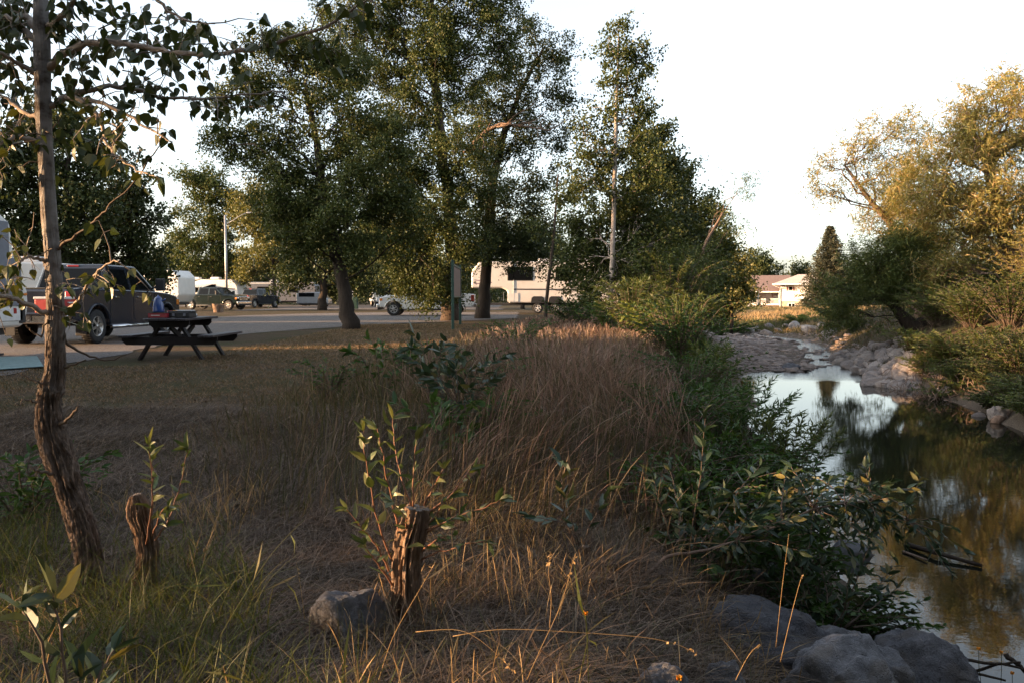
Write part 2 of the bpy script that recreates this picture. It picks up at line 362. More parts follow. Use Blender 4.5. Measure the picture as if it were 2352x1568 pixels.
# ------------------------------------------------------------------ foliage builders
TPL = {
 'quad': (np.array([(0, 0, 0), (0.36, 0.45, 0.08), (0, 1, 0), (-0.36, 0.45, 0.08)]), [(0, 1, 2, 3)]),
 'poplar': (np.array([(0, 0, 0), (0, .5, -.05), (0, 1.08, -.12), (.30, .07, .06), (.40, .34, .08), (.20, .76, 0), (-.30, .07, .06), (-.40, .34, .08), (-.20, .76, 0)]),
            [(0, 3, 4, 1), (1, 4, 5, 2), (0, 1, 7, 6), (1, 2, 8, 7)]),
 'lance': (np.array([(0, 0, 0), (0, .5, -.03), (0, 1.0, -.16), (.12, .12, .04), (.19, .42, .05), (.10, .80, -.05), (-.12, .12, .04), (-.19, .42, .05), (-.10, .80, -.05)]),
            [(0, 3, 4, 1), (1, 4, 5, 2), (0, 1, 7, 6), (1, 2, 8, 7)]),
 'blade': (np.array([(0, 0, 0), (.03, .4, .02), (0, 1, -.25), (-.03, .4, .02)]), [(0, 1, 2, 3)]),
 'willow': (np.array([(0, 0, 0), (.085, .4, .02), (0, 1, -.1), (-.085, .4, .02)]), [(0, 1, 2, 3)]),
}
def leaf_arrays(C, size, tmpl, D=None, droop=0.3, up=0.4, rs=RS, spread=1.0):
    """leaf vertices/faces: C (n,3) petiole points, D optional tip directions"""
    n = len(C); T, F = TPL[tmpl]
    R = rs.normal(size=(n, 3)); R /= np.linalg.norm(R, axis=1)[:, None]
    if D is None: D = R * spread
    else: D = D + R * 0.45 * spread
    D = D + np.array([0, 0, -droop]); D /= np.linalg.norm(D, axis=1)[:, None] + 1e-9
    U = rs.normal(size=(n, 3)); U /= np.linalg.norm(U, axis=1)[:, None]; U = U * 0.8 + np.array([0, 0, up])
    S = np.cross(D, U); S /= np.linalg.norm(S, axis=1)[:, None] + 1e-9; NN = np.cross(S, D)
    size = np.broadcast_to(np.asarray(size, float), (n,))[:, None, None]
    curl = (0.2 + 2.4 * rs.rand(n) ** 2)[:, None, None]; wid = rs.uniform(.72, 1.15, n)[:, None, None]
    V = C[:, None, :] + size * (wid * T[None, :, 0:1] * S[:, None, :] + T[None, :, 1:2] * D[:, None, :] + curl * T[None, :, 2:3] * NN[:, None, :])
    k = len(T); FF = (np.arange(n)[:, None, None] * k + np.array(F)[None]).reshape(-1, 4)
    return V.reshape(-1, 3), FF
def leaves_obj(name, mat, parts, parent=None):
    Vs, Fs, n = [], [], 0
    for V, F in parts: Vs.append(V); Fs.append(F + n); n += len(V)
    return np_obj(name, np.concatenate(Vs), np.concatenate(Fs), mat, parent)
def curve_pts(a, b, n=6, sag=0.0, wig=0.05, rs=RS):
    a = np.asarray(a, float); b = np.asarray(b, float); t = np.linspace(0, 1, n)[:, None]
    L = np.linalg.norm(b - a); p = a + (b - a) * t + np.array([0, 0, 1]) * sag * L * np.sin(t * math.pi)
    w = rs.normal(size=(n, 3)) * wig * L / n; w[0] = 0; w[-1] = 0; return p + np.cumsum(w, 0) - np.cumsum(w, 0)[-1] * t

def tree(name, label, cat, trunk, blobs, leaf='leaf_cotton', bark='bark', lsize=0.10, dens=1.0, clump=0.42, tmpl='quad', group=None,
         seed=1, droop=0.35, limb=0.045, flat=0.75, twigs=True, up=0.4, kind=None, lpc=60):
    """trunk: list of (x,y,z,r); blobs: list of (x,y,z,rx,ry,rz[,weight]) in world metres"""
    rs = np.random.RandomState(seed); T = np.array([q for q in trunk], float)
    base = T[0, :3].copy(); root = empty(name, base); tag(root, label, cat, group, kind)
    wood = MB()
    n = max(8, len(T) * 5); ti = np.linspace(0, len(T) - 1, n); P3 = np.stack([np.interp(ti, range(len(T)), T[:, k]) for k in range(4)], 1)
    P3[1:-1, :3] += rs.normal(size=(n - 2, 3)) * P3[1:-1, 3:4] * 0.10; P3[:, 3] *= 0.86
    # root flare
    fl = np.exp(-(P3[:, 2] - P3[0, 2]) / (T[0, 3] * 2.2)) * 0.45; rad = P3[:, 3] * (1 + fl)
    P3[0, 2] -= 0.15
    wood.tube(P3[:, :3] - base, rad, 12)
    LV = []
    for bl in blobs:
        x, y, z, rx, ry, rz = bl[:6]; wgt = bl[6] if len(bl) > 6 else 1.0
        c = np.array([x, y, z]); area = (rx * rz + rx * ry + ry * rz) / 3
        K = max(4, int(area / (clump * clump) * 4.3 * dens * wgt * rs.uniform(.6, 1.3)))
        u = rs.normal(size=(K, 3)); u /= np.linalg.norm(u, axis=1)[:, None]; rr = rs.rand(K, 1) ** 0.38
        C = c + u * rr * np.array([rx, ry, rz])
        # limb from trunk
        hd = math.hypot(x - base[0], y - base[1]); zt = z - 0.55 * min(hd, rx + 1.5) - rz * 0.3
        j = int(np.argmin(np.abs(P3[:, 2] - max(zt, P3[0, 2] + 0.25 * (P3[-1, 2] - P3[0, 2]))))); a = P3[j, :3]
        r0 = min(P3[j, 3] * 0.6, limb * (0.6 + 0.5 * (rx + rz) / 2)); L = curve_pts(a, c, 8, 0.06, 0.5, rs)
        wood.tube(L - base, np.linspace(r0, r0 * 0.3, 8), 6, cap=False)
        if twigs:
            for q in C[rs.rand(K) < 0.5]:
                k = rs.randint(3, 8); tw = curve_pts(L[k], q, 4, 0.03, 0.4, rs); wood.tube(tw - base, np.linspace(r0 * 0.28 + .004, 0.006, 4), 4, cap=False)
        m = (rs.poisson(lpc, K)).clip(8)
        idx = np.repeat(np.arange(K), m); q = np.clip(rs.normal(size=(len(idx), 3)), -1.55, 1.55) * np.array([1, 1, flat]) * (clump * 0.43 * (0.7 + 0.6 * rs.rand(K)))[idx][:, None]
        od = (C - c) / np.array([rx, ry, rz]) + np.array([0, 0, .5]) + rs.normal(size=C.shape) * .5; od /= np.linalg.norm(od, axis=1)[:, None]; ex = 1.0 + 1.1 * rs.rand(K)
        q = q * 0.86 + od[idx] * ((q * od[idx]).sum(1) * ex[idx])[:, None]
        Lp = C[idx] + q; LV.append(leaf_arrays(Lp - base, lsize * 1.12 * (0.7 + 0.6 * rs.rand(len(idx))), tmpl, None, droop, up, rs))
    wood.build("trunk", MT[bark], root)
    leaves_obj("crown", MT[leaf], LV, root)
    return root

def blades(name, mat, B, h, w, bend, nseg=3, parent=None, lean=None, kind=None, head=0.0, rs=RS, ret=False):
    """grass blades: B (n,3); h,w,bend arrays"""
    n = len(B); a = rs.rand(n) * 2 * math.pi; d = np.stack([np.cos(a), np.sin(a), np.zeros(n)], 1)
    if lean is not None: d = d * 0.6 + lean; d[:, 2] = 0; d /= np.linalg.norm(d, axis=1)[:, None] + 1e-9
    a2 = rs.rand(n) * 2 * math.pi; s = np.stack([np.cos(a2), np.sin(a2), np.zeros(n)], 1)
    t = np.linspace(0, 1, nseg + 1); rows = []
    for k, tt in enumerate(t):
        c = B + d * (bend * h * tt ** 1.8)[:, None] + np.array([0, 0, 1]) * (h * (tt - 0.35 * np.minimum(bend, 1.5) * tt ** 2.2))[:, None]
        ww = w * (1 - tt) ** 0.7 if not head else w * (1 + head * math.exp(-((tt - 0.88) / 0.09) ** 2)) * (1 if tt < 1 else 0.1)
        rows += [c - s * ww[:, None] / 2, c + s * ww[:, None] / 2]
    V = np.stack(rows, 1); k = 2 * (nseg + 1)
    F = np.array([(2 * i, 2 * i + 1, 2 * i + 3, 2 * i + 2) for i in range(nseg)])
    V = V.reshape(-1, 3); F = (np.arange(n)[:, None, None] * k + F[None]).reshape(-1, 4)
    if ret: return V, F
    return np_obj(name, V, F, mat, parent)
def scatter(n, x0, x1, y0, y1, keep, rs=RS, pow_=1.0):
    x = x0 + (x1 - x0) * rs.rand(n); y = y0 + (y1 - y0) * rs.rand(n) ** pow_; m = keep(x, y); x = x[m]; y = y[m]
    return np.stack([x, y, H(x, y)], 1)

MT['litter'] = leafmat('leaf_litter', [(0.05, 0.035, 0.025), (0.16, 0.10, 0.06), (0.09, 0.06, 0.04), (0.26, 0.19, 0.13)], .8, .05, .2)
# ------------------------------------------------------------------ ground cover
def infr(x, y, pad=1.0): return np.abs(x) < 0.66 * y + pad
def xg(y): return np.interp(y, [4.5, 5.2, 6, 8, 11.4, 18, 26, 34], [0.6, -1.6, -2.6, -3.0, -2.5, -2.0, -1.1, 0.2])
def bankd(x, y): s, side, q = creek(x, y); return s, side
# dry lawn, dense near the camera
def k_lawn(x, y): return infr(x, y) & (x < xg(y) + 0.5) & (y > 4.2) & ~((x < -6.2) & (y > 13.5) & (y < 60))
B = scatter(330000, -16, 2, 4.2, 34, k_lawn, pow_=1.7)
keepn = vn(B * 1.4, 21) + 0.4 * RS.normal(size=len(B)) > -0.55; B = B[keepn]
hh = 0.022 + 0.035 * RS.rand(len(B)) + 0.012 * np.clip(B[:, 1] / 20, 0, 1)
o = blades("lawn_grass", MT['lawn'], B, hh, 0.004 + 0.0007 * B[:, 1], RS.rand(len(B)) * 1.4 + 0.3, 1); tag(o, "short dry brown lawn between the picnic table and the tall grass", "grass", kind="stuff")
# flattened straw in the foreground
def k_thatch(x, y): s, sd = bankd(x, y); return infr(x, y, .6) & (s > 0.5) & (sd > 0)
B = scatter(210000, -5.2, 2.6, 1.6, 8.5, k_thatch, pow_=1.35)
m = (B[:, 0] < xg(B[:, 1]) + 3) | (B[:, 1] < 5.6); B = B[m]
Bd = vn(np.stack([B[:, 0] * 0.8, B[:, 1] * 0.8, 0 * B[:, 0]], 1), 33)
ang = 0.6 + 1.5 * Bd + 1.15 * RS.normal(size=len(B)); ln = np.stack([np.cos(ang), np.sin(ang), 0 * ang], 1) * 3
B[:, 2] += 0.002 + 0.02 * RS.rand(len(B))
o = blades("straw_thatch", MT['straw'], B, 0.04 + 0.13 * RS.rand(len(B)) ** 2, 0.0034 + 0.0022 * RS.rand(len(B)), 1.5 + 1.7 * RS.rand(len(B)), 4, lean=ln)
tag(o, "flattened dry straw covering the trodden ground in front", "straw", kind="stuff")
# tall dry grass on the bank top
def k_tall(x, y):
    s, sd = bankd(x, y); lim = np.interp(y, [4, 6, 9, 14, 20, 30], [1.2, 1.5, 1.0, 1.6, 2.0, 2.4])
    return infr(x, y) & (sd > 0) & (s > lim) & (x > xg(y) + 0.25 * vn(np.stack([x, y, x * 0], 1) * 1.1, 40)) & (y > 4.6)
def tall(n, mat, name, label, hmul, sel, head, w=1.0, pw=1.35):
    B = scatter(n, -4.5, 12, 4.7, 36, k_tall, pow_=pw); q = np.stack([B[:, 0], B[:, 1], 0 * B[:, 0]], 1)
    B = B[sel(B, vn(q * 0.7, 50)) & (vn(q * 3.5, 53) + .6 * RS.rand(len(B)) > -0.2)]
    edge = sm(0, 1.0, B[:, 0] - xg(B[:, 1]))
    hh = (0.20 + 0.36 * edge) * (0.35 + 0.9 * RS.rand(len(B)) ** 1.3) * (1 + .3 * vn(q[:len(B)] * 0 + np.stack([B[:, 0], B[:, 1], B[:, 0] * 0], 1) * 1.6, 57)) * hmul * (1 - .42 * sm(8, 17, B[:, 1]))
    q2 = np.stack([B[:, 0], B[:, 1], B[:, 0] * 0], 1)
    o = blades(name, MT[mat], B, hh, (0.0022 + 0.00042 * B[:, 1]) * w, 0.12 + 1.1 * RS.rand(len(B)) ** 1.7, 5, head=head, lean=1.1 * np.stack([vn(q2 * .9, 91), vn(q2 * .9, 92), q2[:, 0] * 0], 1))
    tag(o, label, "grass", kind="stuff"); return o
tall(70000, 'grass_red', "tall_reddish_grass", "tall reddish dry grass with seed heads on the bank top", 1.15, lambda B, n: (B[:, 0] > -0.6 + 0.9 * n) & (B[:, 1] > 5.5), 1.6)
tall(60000, 'grass_dry', "tall_dry_grass", "tall tan dry grass bordering the lawn", 1.0, lambda B, n: n > -0.9, 1.2)
tall(70000, 'grass_olive', "olive_grass", "olive green lower grass mixed into the dry grass", 0.75, lambda B, n: (B[:, 0] < 0.9 + 1.4 * n), 0.0, 1.5)
# sparse stalks in the foreground
def k_fg(x, y): s, sd = bankd(x, y); return infr(x, y, 0.3) & (sd > 0) & (s > 1.0) & (vn(np.stack([x, y, 0 * x], 1) * 1.5, 60) + 0.5 * vn(np.stack([x, y, 0 * x], 1) * 5, 61) > 0.12)
B = scatter(9000, -3.0, 2.4, 1.7, 5.8, lambda x, y: k_fg(x, y) & ~((x < -0.7) & (x > -1.7) & (y > 2.8)) | ((x > 0.9) & (y > 4) & infr(x, y) & (RS.rand(len(x)) < .5) & (creek(x, y)[0] > 1.1)))
o = blades("foreground_dry_stalks", MT['grass_gold'], B, 0.10 + 0.27 * RS.rand(len(B)) ** 1.6, 0.0032 + 0 * B[:, 0], 0.1 + 0.8 * RS.rand(len(B)) ** 1.5, 6, head=0.8)
tag(o, "thin golden dry stalks standing in the foreground straw", "grass", kind="stuff")
B = scatter(16000, -2.4, 2.6, 1.8, 6.0, lambda x, y: infr(x, y, .3) & (x > -0.75 + 0.25 * vn(np.stack([x, y, 0 * x], 1) * 2, 65)) & (creek(x, y)[0] > 1.0) & (vn(np.stack([x, y, 0 * x], 1) * 2.2, 64) + .8 * RS.rand(len(x)) > .25))
q2 = np.stack([B[:, 0], B[:, 1], 0 * B[:, 0]], 1)
o = blades("loose_dry_grass", MT['grass_dry'], B, 0.10 + 0.26 * RS.rand(len(B)) ** 1.5, 0.0026 + 0.0014 * RS.rand(len(B)), 0.3 + 1.6 * RS.rand(len(B)), 6, lean=1.2 * np.stack([vn(q2 * 1.4, 93), vn(q2 * 1.4, 94), q2[:, 2]], 1), head=.8)
tag(o, "loose knee high dry grass around the centre stump and toward the slab boulder", "grass", kind="stuff")
# dead leaves and bits of bark lying in the straw
B = scatter(2600, -5, 3, 1.6, 9, lambda x, y: k_thatch(x, y) & (x < xg(y) + 1.5) & (vn(np.stack([x, y, 0 * x], 1) * 1.3, 63) + .5 * RS.rand(len(x)) > .1)); B[:, 2] += .022
o = leaves_obj("leaf_litter", MT['litter'], [leaf_arrays(B, 0.022 + 0.03 * RS.rand(len(B)), 'poplar', RS.normal(size=(len(B), 3)) * [1, 1, .15], 0, 2.0, RS, .3)]); tag(o, "small dead leaves and bark scraps lying in the straw", "leaf litter", kind="stuff")
# green grass, bottom left
B = scatter(17000, -3.4, -0.2, 1.5, 5.2, lambda x, y: infr(x, y, .4) & (x < -0.35 - 0.42 * (y - 2) + 0.3 * vn(np.stack([x, y, 0 * x], 1) * 2, 71)) & (vn(np.stack([x, y, 0 * x], 1) * 2.6, 70) + 0.7 * RS.rand(len(x)) > 0.25))
o = blades("green_grass", MT['grass_green'], B, 0.12 + 0.36 * RS.rand(len(B)) ** 1.6, 0.0045 + 0.003 * RS.rand(len(B)), 0.3 + 1.0 * RS.rand(len(B)), 6)
tag(o, "green and yellow grass around the leaning trunk", "grass", kind="stuff")
# far bank and creek side grass
def k_bank(x, y): s, sd = bankd(x, y); return (s > 0.25) & (x > 0) & infr(x, y, 3)
B = scatter(150000, 2, 70, 4, 70, lambda x, y: k_bank(x, y) & (bankd(x, y)[1] < 0) & (bankd(x, y)[0] < 7) & (y < 62) & (vn(np.stack([x, y, 0 * x], 1) * 0.9, 80) > -0.45), pow_=1.2)
hh = 0.12 + 0.32 * RS.rand(len(B)); sel = vn(np.stack([B[:, 0], B[:, 1], 0 * B[:, 0]], 1) * .5, 83) + .4 * RS.normal(size=len(B)) > .1
for nm, m_, mt_, lb in (("right_bank_grass", ~sel, 'grass_olive', "dark green grass covering the right bank"), ("right_bank_dry_grass", sel, 'grass_dry', "brown dry grass patches on the right bank")):
    b = B[m_]; o = blades(nm, MT[mt_], b, hh[m_], 0.006 + 0.0006 * b[:, 1], 0.2 + 0.9 * RS.rand(len(b)), 3); tag(o, lb, "grass", kind="stuff")
B = scatter(80000, 8, 70, 50, 96, lambda x, y: (bankd(x, y)[0] > 0.4) & (x > 0.1 * y))
gn = vn(np.stack([B[:, 0], B[:, 1], 0 * B[:, 0]], 1) * 0.22, 90) + 0.8 * sm(70, 60, B[:, 1]) * 0.6
for nm, sel, mt_, lb in (("golden_hill_grass", gn < 0.22, 'grass_gold', "golden dry grass on the sunlit slope below the house"), ("green_hill_grass", gn >= 0.22, 'grass_green', "green grass low on the slope below the house")):
    b = B[sel]; o = blades(nm, MT[mt_], b, 0.22 + 0.3 * RS.rand(len(b)), 0.04 + 0 * b[:, 0], 0.2 + 0.5 * RS.rand(len(b)), 2); tag(o, lb, "grass", kind="stuff")
B = scatter(40000, 1.5, 20, 5, 60, lambda x, y: (bankd(x, y)[1] > 0) & (bankd(x, y)[0] > 0.3) & (bankd(x, y)[0] < 3) & (y > 7) & infr(x, y) & (vn(np.stack([x, y, 0 * x], 1) * 0.9, 81) > -0.1), pow_=1.2)
o = blades("left_bank_weeds", MT['grass_green'], B, 0.15 + 0.35 * RS.rand(len(B)), 0.008 + 0.0006 * B[:, 1], 0.3 + 0.7 * RS.rand(len(B)), 3); tag(o, "green weeds along the foot of the left bank", "weeds", kind="stuff")

# ------------------------------------------------------------------ big trees
def BL(px, py, Y, rx, rz, ry=None, dy=0.0, w=1.0):
    """crown lobe: centre pixel, depth, radii in frame units"""
    c = P(px, py, Y + dy); k = Y / FPX; return (c[0], c[1], c[2], rx * k, (ry * k if ry else (rx + rz) / 2 * k), rz * k, w)
def TK(pts, Y, dy=0.0):
    out = []
    for i, (px, py, w) in enumerate(pts):
        q = P(px, py, Y + dy * i / max(1, len(pts) - 1)); out.append((q[0], q[1], q[2], w / 2 * Y / FPX))
    out[0] = (out[0][0], out[0][1], hz(out[0][0], out[0][1]), out[0][3]); return out

tree("cottonwood_tree", "broad dark cottonwood with leaning forked trunk on the lawn edge beyond the picnic table", "tree",
     TK([(806, 752, 38), (790, 660, 34), (768, 560, 33), (742, 470, 28), (735, 380, 22), (720, 280, 15), (700, 190, 8)], 29),
     [BL(560, 170, 29, 70, 35), BL(650, 130, 29, 85, 55), BL(520, 220, 29, 65, 22, 40), BL(590, 215, 29, 60, 40), BL(545, 300, 29, 60, 38, w=.8), BL(640, 300, 29, 70, 60), BL(520, 375, 29, 40, 30, w=.8), BL(640, 400, 29, 80, 55),
      BL(720, 210, 29, 90, 70), BL(800, 300, 29, 90, 80), BL(760, 400, 29, 90, 70), BL(850, 410, 29, 80, 60), BL(700, 480, 29, 90, 50), BL(620, 480, 29, 45, 50), BL(800, 500, 29, 90, 50), BL(900, 470, 29, 75, 55),
      BL(680, 570, 29, 60, 45), BL(860, 580, 29, 50, 45, w=.8), BL(800, 160, 29, 70, 60, dy=1), BL(900, 330, 29, 60, 60), BL(730, 120, 29, 60, 60, dy=1), BL(580, 350, 29, 30, 40, w=.8), BL(940, 540, 29, 40, 40, w=.8), BL(820, 560, 28, 50, 40), BL(700, 540, 28, 70, 40), BL(760, 480, 27.5, 80, 50), BL(650, 450, 28, 60, 50), BL(480, 330, 29, 25, 30, w=.7), BL(830, 360, 27.5, 60, 60)],
     leaf='leaf_cotton', bark='bark_dark', lsize=0.082, seed=11, clump=0.40, dens=1.05, lpc=150)
tree("cottonwood_tree", "tallest cottonwood with thick furrowed trunk behind the brown sign panel", "tree",
     TK([(1034, 730, 40), (1040, 640, 34), (1038, 520, 32), (1020, 380, 28), (1000, 200, 22), (990, 0, 16), (985, -160, 8)], 39),
     [BL(790, 60, 39, 70, 90), BL(870, 20, 39, 80, 90), BL(960, 60, 39, 90, 110), BL(1060, 30, 39, 90, 90), BL(1140, 40, 39, 70, 80), BL(1180, 120, 39, 45, 60), BL(840, 140, 39, 90, 80), BL(930, 200, 39, 80, 80), BL(1060, 160, 39, 90, 90),
      BL(1000, 290, 39, 90, 70), BL(900, 290, 39, 70, 60), BL(960, 400, 39, 80, 70), BL(880, 480, 39, 70, 70), BL(960, 530, 39, 85, 55), BL(920, 610, 39, 55, 40, w=.8), BL(1080, 430, 39, 70, 70), BL(900, -70, 39, 90, 80), BL(1030, -90, 39, 100, 90), BL(1130, -50, 39, 80, 80), BL(1000, 620, 39, 50, 35, w=.6), BL(965, 655, 38, 50, 36, w=1.6), BL(1015, 655, 38, 45, 42, w=1.7), BL(925, 640, 38, 35, 26, w=1.2), BL(985, 690, 37, 34, 24, w=1.1), BL(1040, 560, 37.5, 80, 50), BL(1000, 480, 37.5, 80, 60), BL(1060, 330, 37.5, 70, 70), BL(1000, 100, 37.5, 60, 80), BL(880, 380, 38, 70, 60), BL(900, 560, 38, 60, 50)],
     leaf='leaf_cotton', bark='bark', lsize=0.10, seed=12, clump=0.52, dens=1.0, lpc=150)
tree("cottonwood_tree", "cottonwood leaning right above the white trailer, its trunk straight and dark", "tree",
     TK([(1108, 733, 32), (1115, 640, 28), (1122, 520, 26), (1135, 400, 22), (1160, 300, 17), (1200, 200, 11), (1250, 110, 6)], 43),
     [BL(1130, 240, 43, 80, 80), BL(1220, 210, 43, 75, 60), BL(1280, 120, 43, 35, 60), BL(1240, 110, 43, 35, 50), BL(1290, 220, 43, 38, 50), BL(1190, 320, 43, 80, 60), BL(1280, 320, 43, 45, 40, w=.7), BL(1130, 350, 43, 70, 60), BL(1090, 500, 43, 80, 60), BL(1180, 470, 43, 75, 50, w=.8), BL(1240, 400, 43, 50, 40, w=.6),
      BL(1180, 570, 43, 80, 45, w=.9), BL(1070, 590, 43, 60, 40, w=.7), BL(1260, 585, 43, 60, 30, w=.35), BL(1215, 80, 43, 18, 50), BL(1140, 430, 41.5, 60, 50), BL(1110, 560, 41.5, 70, 40), BL(1220, 530, 42, 70, 50), BL(1150, 150, 43, 60, 70), BL(1190, 608, 42, 60, 20, w=.4)],
     leaf='leaf_cotton_dark', bark='bark_dark', lsize=0.105, seed=13, clump=0.55, dens=1.0, lpc=150)
# bare broken limb on that tree is a fallen dead bough caught in the crown
dead = MB(); rs = np.random.RandomState(5)
Ld = [P(1075, 345, 42), P(1100, 318, 42), P(1120, 300, 41.5), P(1150, 285, 41.5), P(1200, 290, 41), P(1260, 300, 41), P(1330, 262, 41)]
dead.tube([q for q in Ld], [.14, .12, .11, .08, .05, .035, .012], 7)
for a, b in ((1100, 318), (1120, 300), (1150, 288), (1180, 290), (1210, 292), (1240, 298), (1160, 290), (1190, 292), (1140, 292), (1230, 296)):
    e = (a + rs.uniform(-10, 90), b + rs.uniform(-75, 60)); dead.tube(curve_pts(P(a, b, 41.3), P(e[0], e[1], 41 + rs.uniform(-1, 1)), 5, .1, .5, rs), np.linspace(.04, .008, 5), 5)
for a, b, c, d in ((1100, 316, 1098, 296), (1098, 296, 1112, 278), (1060, 350, 1140, 335)): dead.tube([P(a, b, 41.6), P(c, d, 41.5)], [.07, .03], 6)
o = dead.build("dead_bough", MT['willow_bark']); tag(o, "bare broken bough caught high in the leaning cottonwood", "bough")
tree("slender_poplar", "slender tall young poplar with pale straight trunk at the bank edge", "tree",
     TK([(1393, 775, 19), (1402, 690, 14), (1408, 560, 12.5), (1412, 400, 11), (1416, 260, 9), (1420, 120, 5), (1422, 40, 2)], 27),
     [BL(1422, 60, 27, 24, 40, w=.9), BL(1390, 110, 27, 34, 40), BL(1440, 120, 27, 34, 45), BL(1476, 135, 27, 22, 40, w=.9), BL(1410, 190, 27, 50, 50), BL(1455, 190, 27, 38, 50), BL(1380, 250, 27, 35, 40, w=.8), BL(1430, 270, 27.2, 50, 50), BL(1480, 240, 27, 18, 30, w=.6), BL(1470, 310, 27, 45, 45), BL(1385, 340, 27.2, 50, 50), BL(1340, 320, 27, 35, 60, w=.8),
      BL(1340, 420, 27, 50, 60), BL(1480, 400, 27, 50, 55), BL(1425, 430, 27, 40, 50, w=.6), BL(1360, 520, 28.2, 60, 50), BL(1470, 510, 28.2, 60, 60), BL(1320, 590, 28, 50, 45), BL(1350, 650, 28.5, 48, 50), BL(1395, 620, 28.5, 45, 50), BL(1480, 610, 27, 60, 50), BL(1370, 680, 27, 40, 30, w=.35), BL(1420, 620, 27, 40, 40, w=.6), BL(1450, 690, 28.2, 50, 40, w=.9), BL(1420, 580, 28.3, 50, 50), BL(1400, 400, 28, 45, 50), BL(1500, 560, 28, 60, 70), BL(1330, 520, 28, 50, 60), BL(1520, 660, 28.5, 60, 60), BL(1440, 500, 28.3, 60, 60)],
     leaf='leaf_cotton', bark='bark_pale', lsize=0.088, seed=14, clump=0.33, dens=1.0, limb=0.02, lpc=80)
tree("slim_sapling", "thin grey sapling leaning in front of the white trailer", "tree",
     TK([(1251, 740, 10), (1258, 660, 9), (1268, 580, 8), (1275, 500, 6), (1282, 400, 3)], 34),
     [BL(1290, 450, 34, 45, 40, w=.6), BL(1310, 530, 34, 45, 35, w=.6), BL(1320, 625, 34, 50, 35, w=.9), BL(1270, 610, 34, 35, 25, w=.5), BL(1240, 520, 34, 35, 30, w=.5), BL(1340, 690, 34, 50, 35, w=.9)],
     leaf='leaf_cotton', bark='bark', lsize=0.11, seed=15, clump=0.35, dens=.9, limb=0.015)
# bank trees right of the poplar
for i, (lab, tr, Y, bl, lf) in enumerate([
    ("dense dark green tree rising just right of the slender poplar", [(1500, 770, 22), (1495, 600, 18), (1490, 400, 8)], 37,
     [(1490, 320, 45, 50), (1520, 420, 55, 60), (1450, 480, 60, 60), (1540, 520, 60, 60), (1480, 590, 70, 60), (1560, 620, 50, 60), (1500, 380, 50, 50)], 'leaf_cotton_dark'),
    ("round olive tree stepping down toward the creek", [(1590, 780, 20), (1590, 650, 15), (1575, 500, 7)], 44,
     [(1560, 440, 40, 50), (1590, 500, 50, 55), (1620, 560, 50, 55), (1580, 620, 60, 60), (1640, 640, 50, 60), (1600, 700, 60, 50), (1545, 400, 30, 50), (1640, 480, 30, 25), (1610, 600, 60, 50), (1560, 560, 60, 60), (1650, 560, 25, 30), (1530, 640, 60, 60)], 'leaf_cotton'),
    ("sunlit olive tree farthest down the left bank", [(1680, 750, 10), (1682, 640, 7)], 57,
     [(1660, 610, 45, 50), (1692, 618, 38, 42), (1710, 655, 26, 36), (1680, 670, 46, 40), (1650, 560, 35, 35), (1640, 680, 40, 40)], 'leaf_olive')]):
    tree("bank_tree", lab, "tree", TK(tr, Y), [BL(a, b, Y, c, d) for a, b, c, d in bl], leaf=lf, bark='bark_dark', lsize=0.09 + 0.0012 * Y, seed=20 + i, clump=0.42 + 0.004 * Y, dens=1.45, lpc=130)
# wispy willow limbs over the creek
tree("wispy_willow", "wispy willow stretching thin branches out against the sky above the creek", "tree",
     TK([(1560, 800, 16), (1580, 700, 12), (1620, 560, 9), (1660, 490, 5)], 34),
     [BL(1700, 440, 34, 40, 30, w=.28), BL(1660, 480, 34, 45, 25, w=.35), BL(1690, 520, 34, 40, 30, w=.28), BL(1640, 540, 34, 40, 30, w=.5), BL(1620, 620, 34, 50, 60), BL(1600, 720, 34, 60, 60), BL(1530, 700, 34, 60, 60), BL(1560, 600, 34, 50, 60, w=.8), BL(1720, 410, 34, 18, 22, w=.25)],
     leaf='leaf_willow_dark', bark='willow_bark', lsize=0.15, tmpl='willow', seed=31, clump=0.36, dens=1.1, limb=0.02)
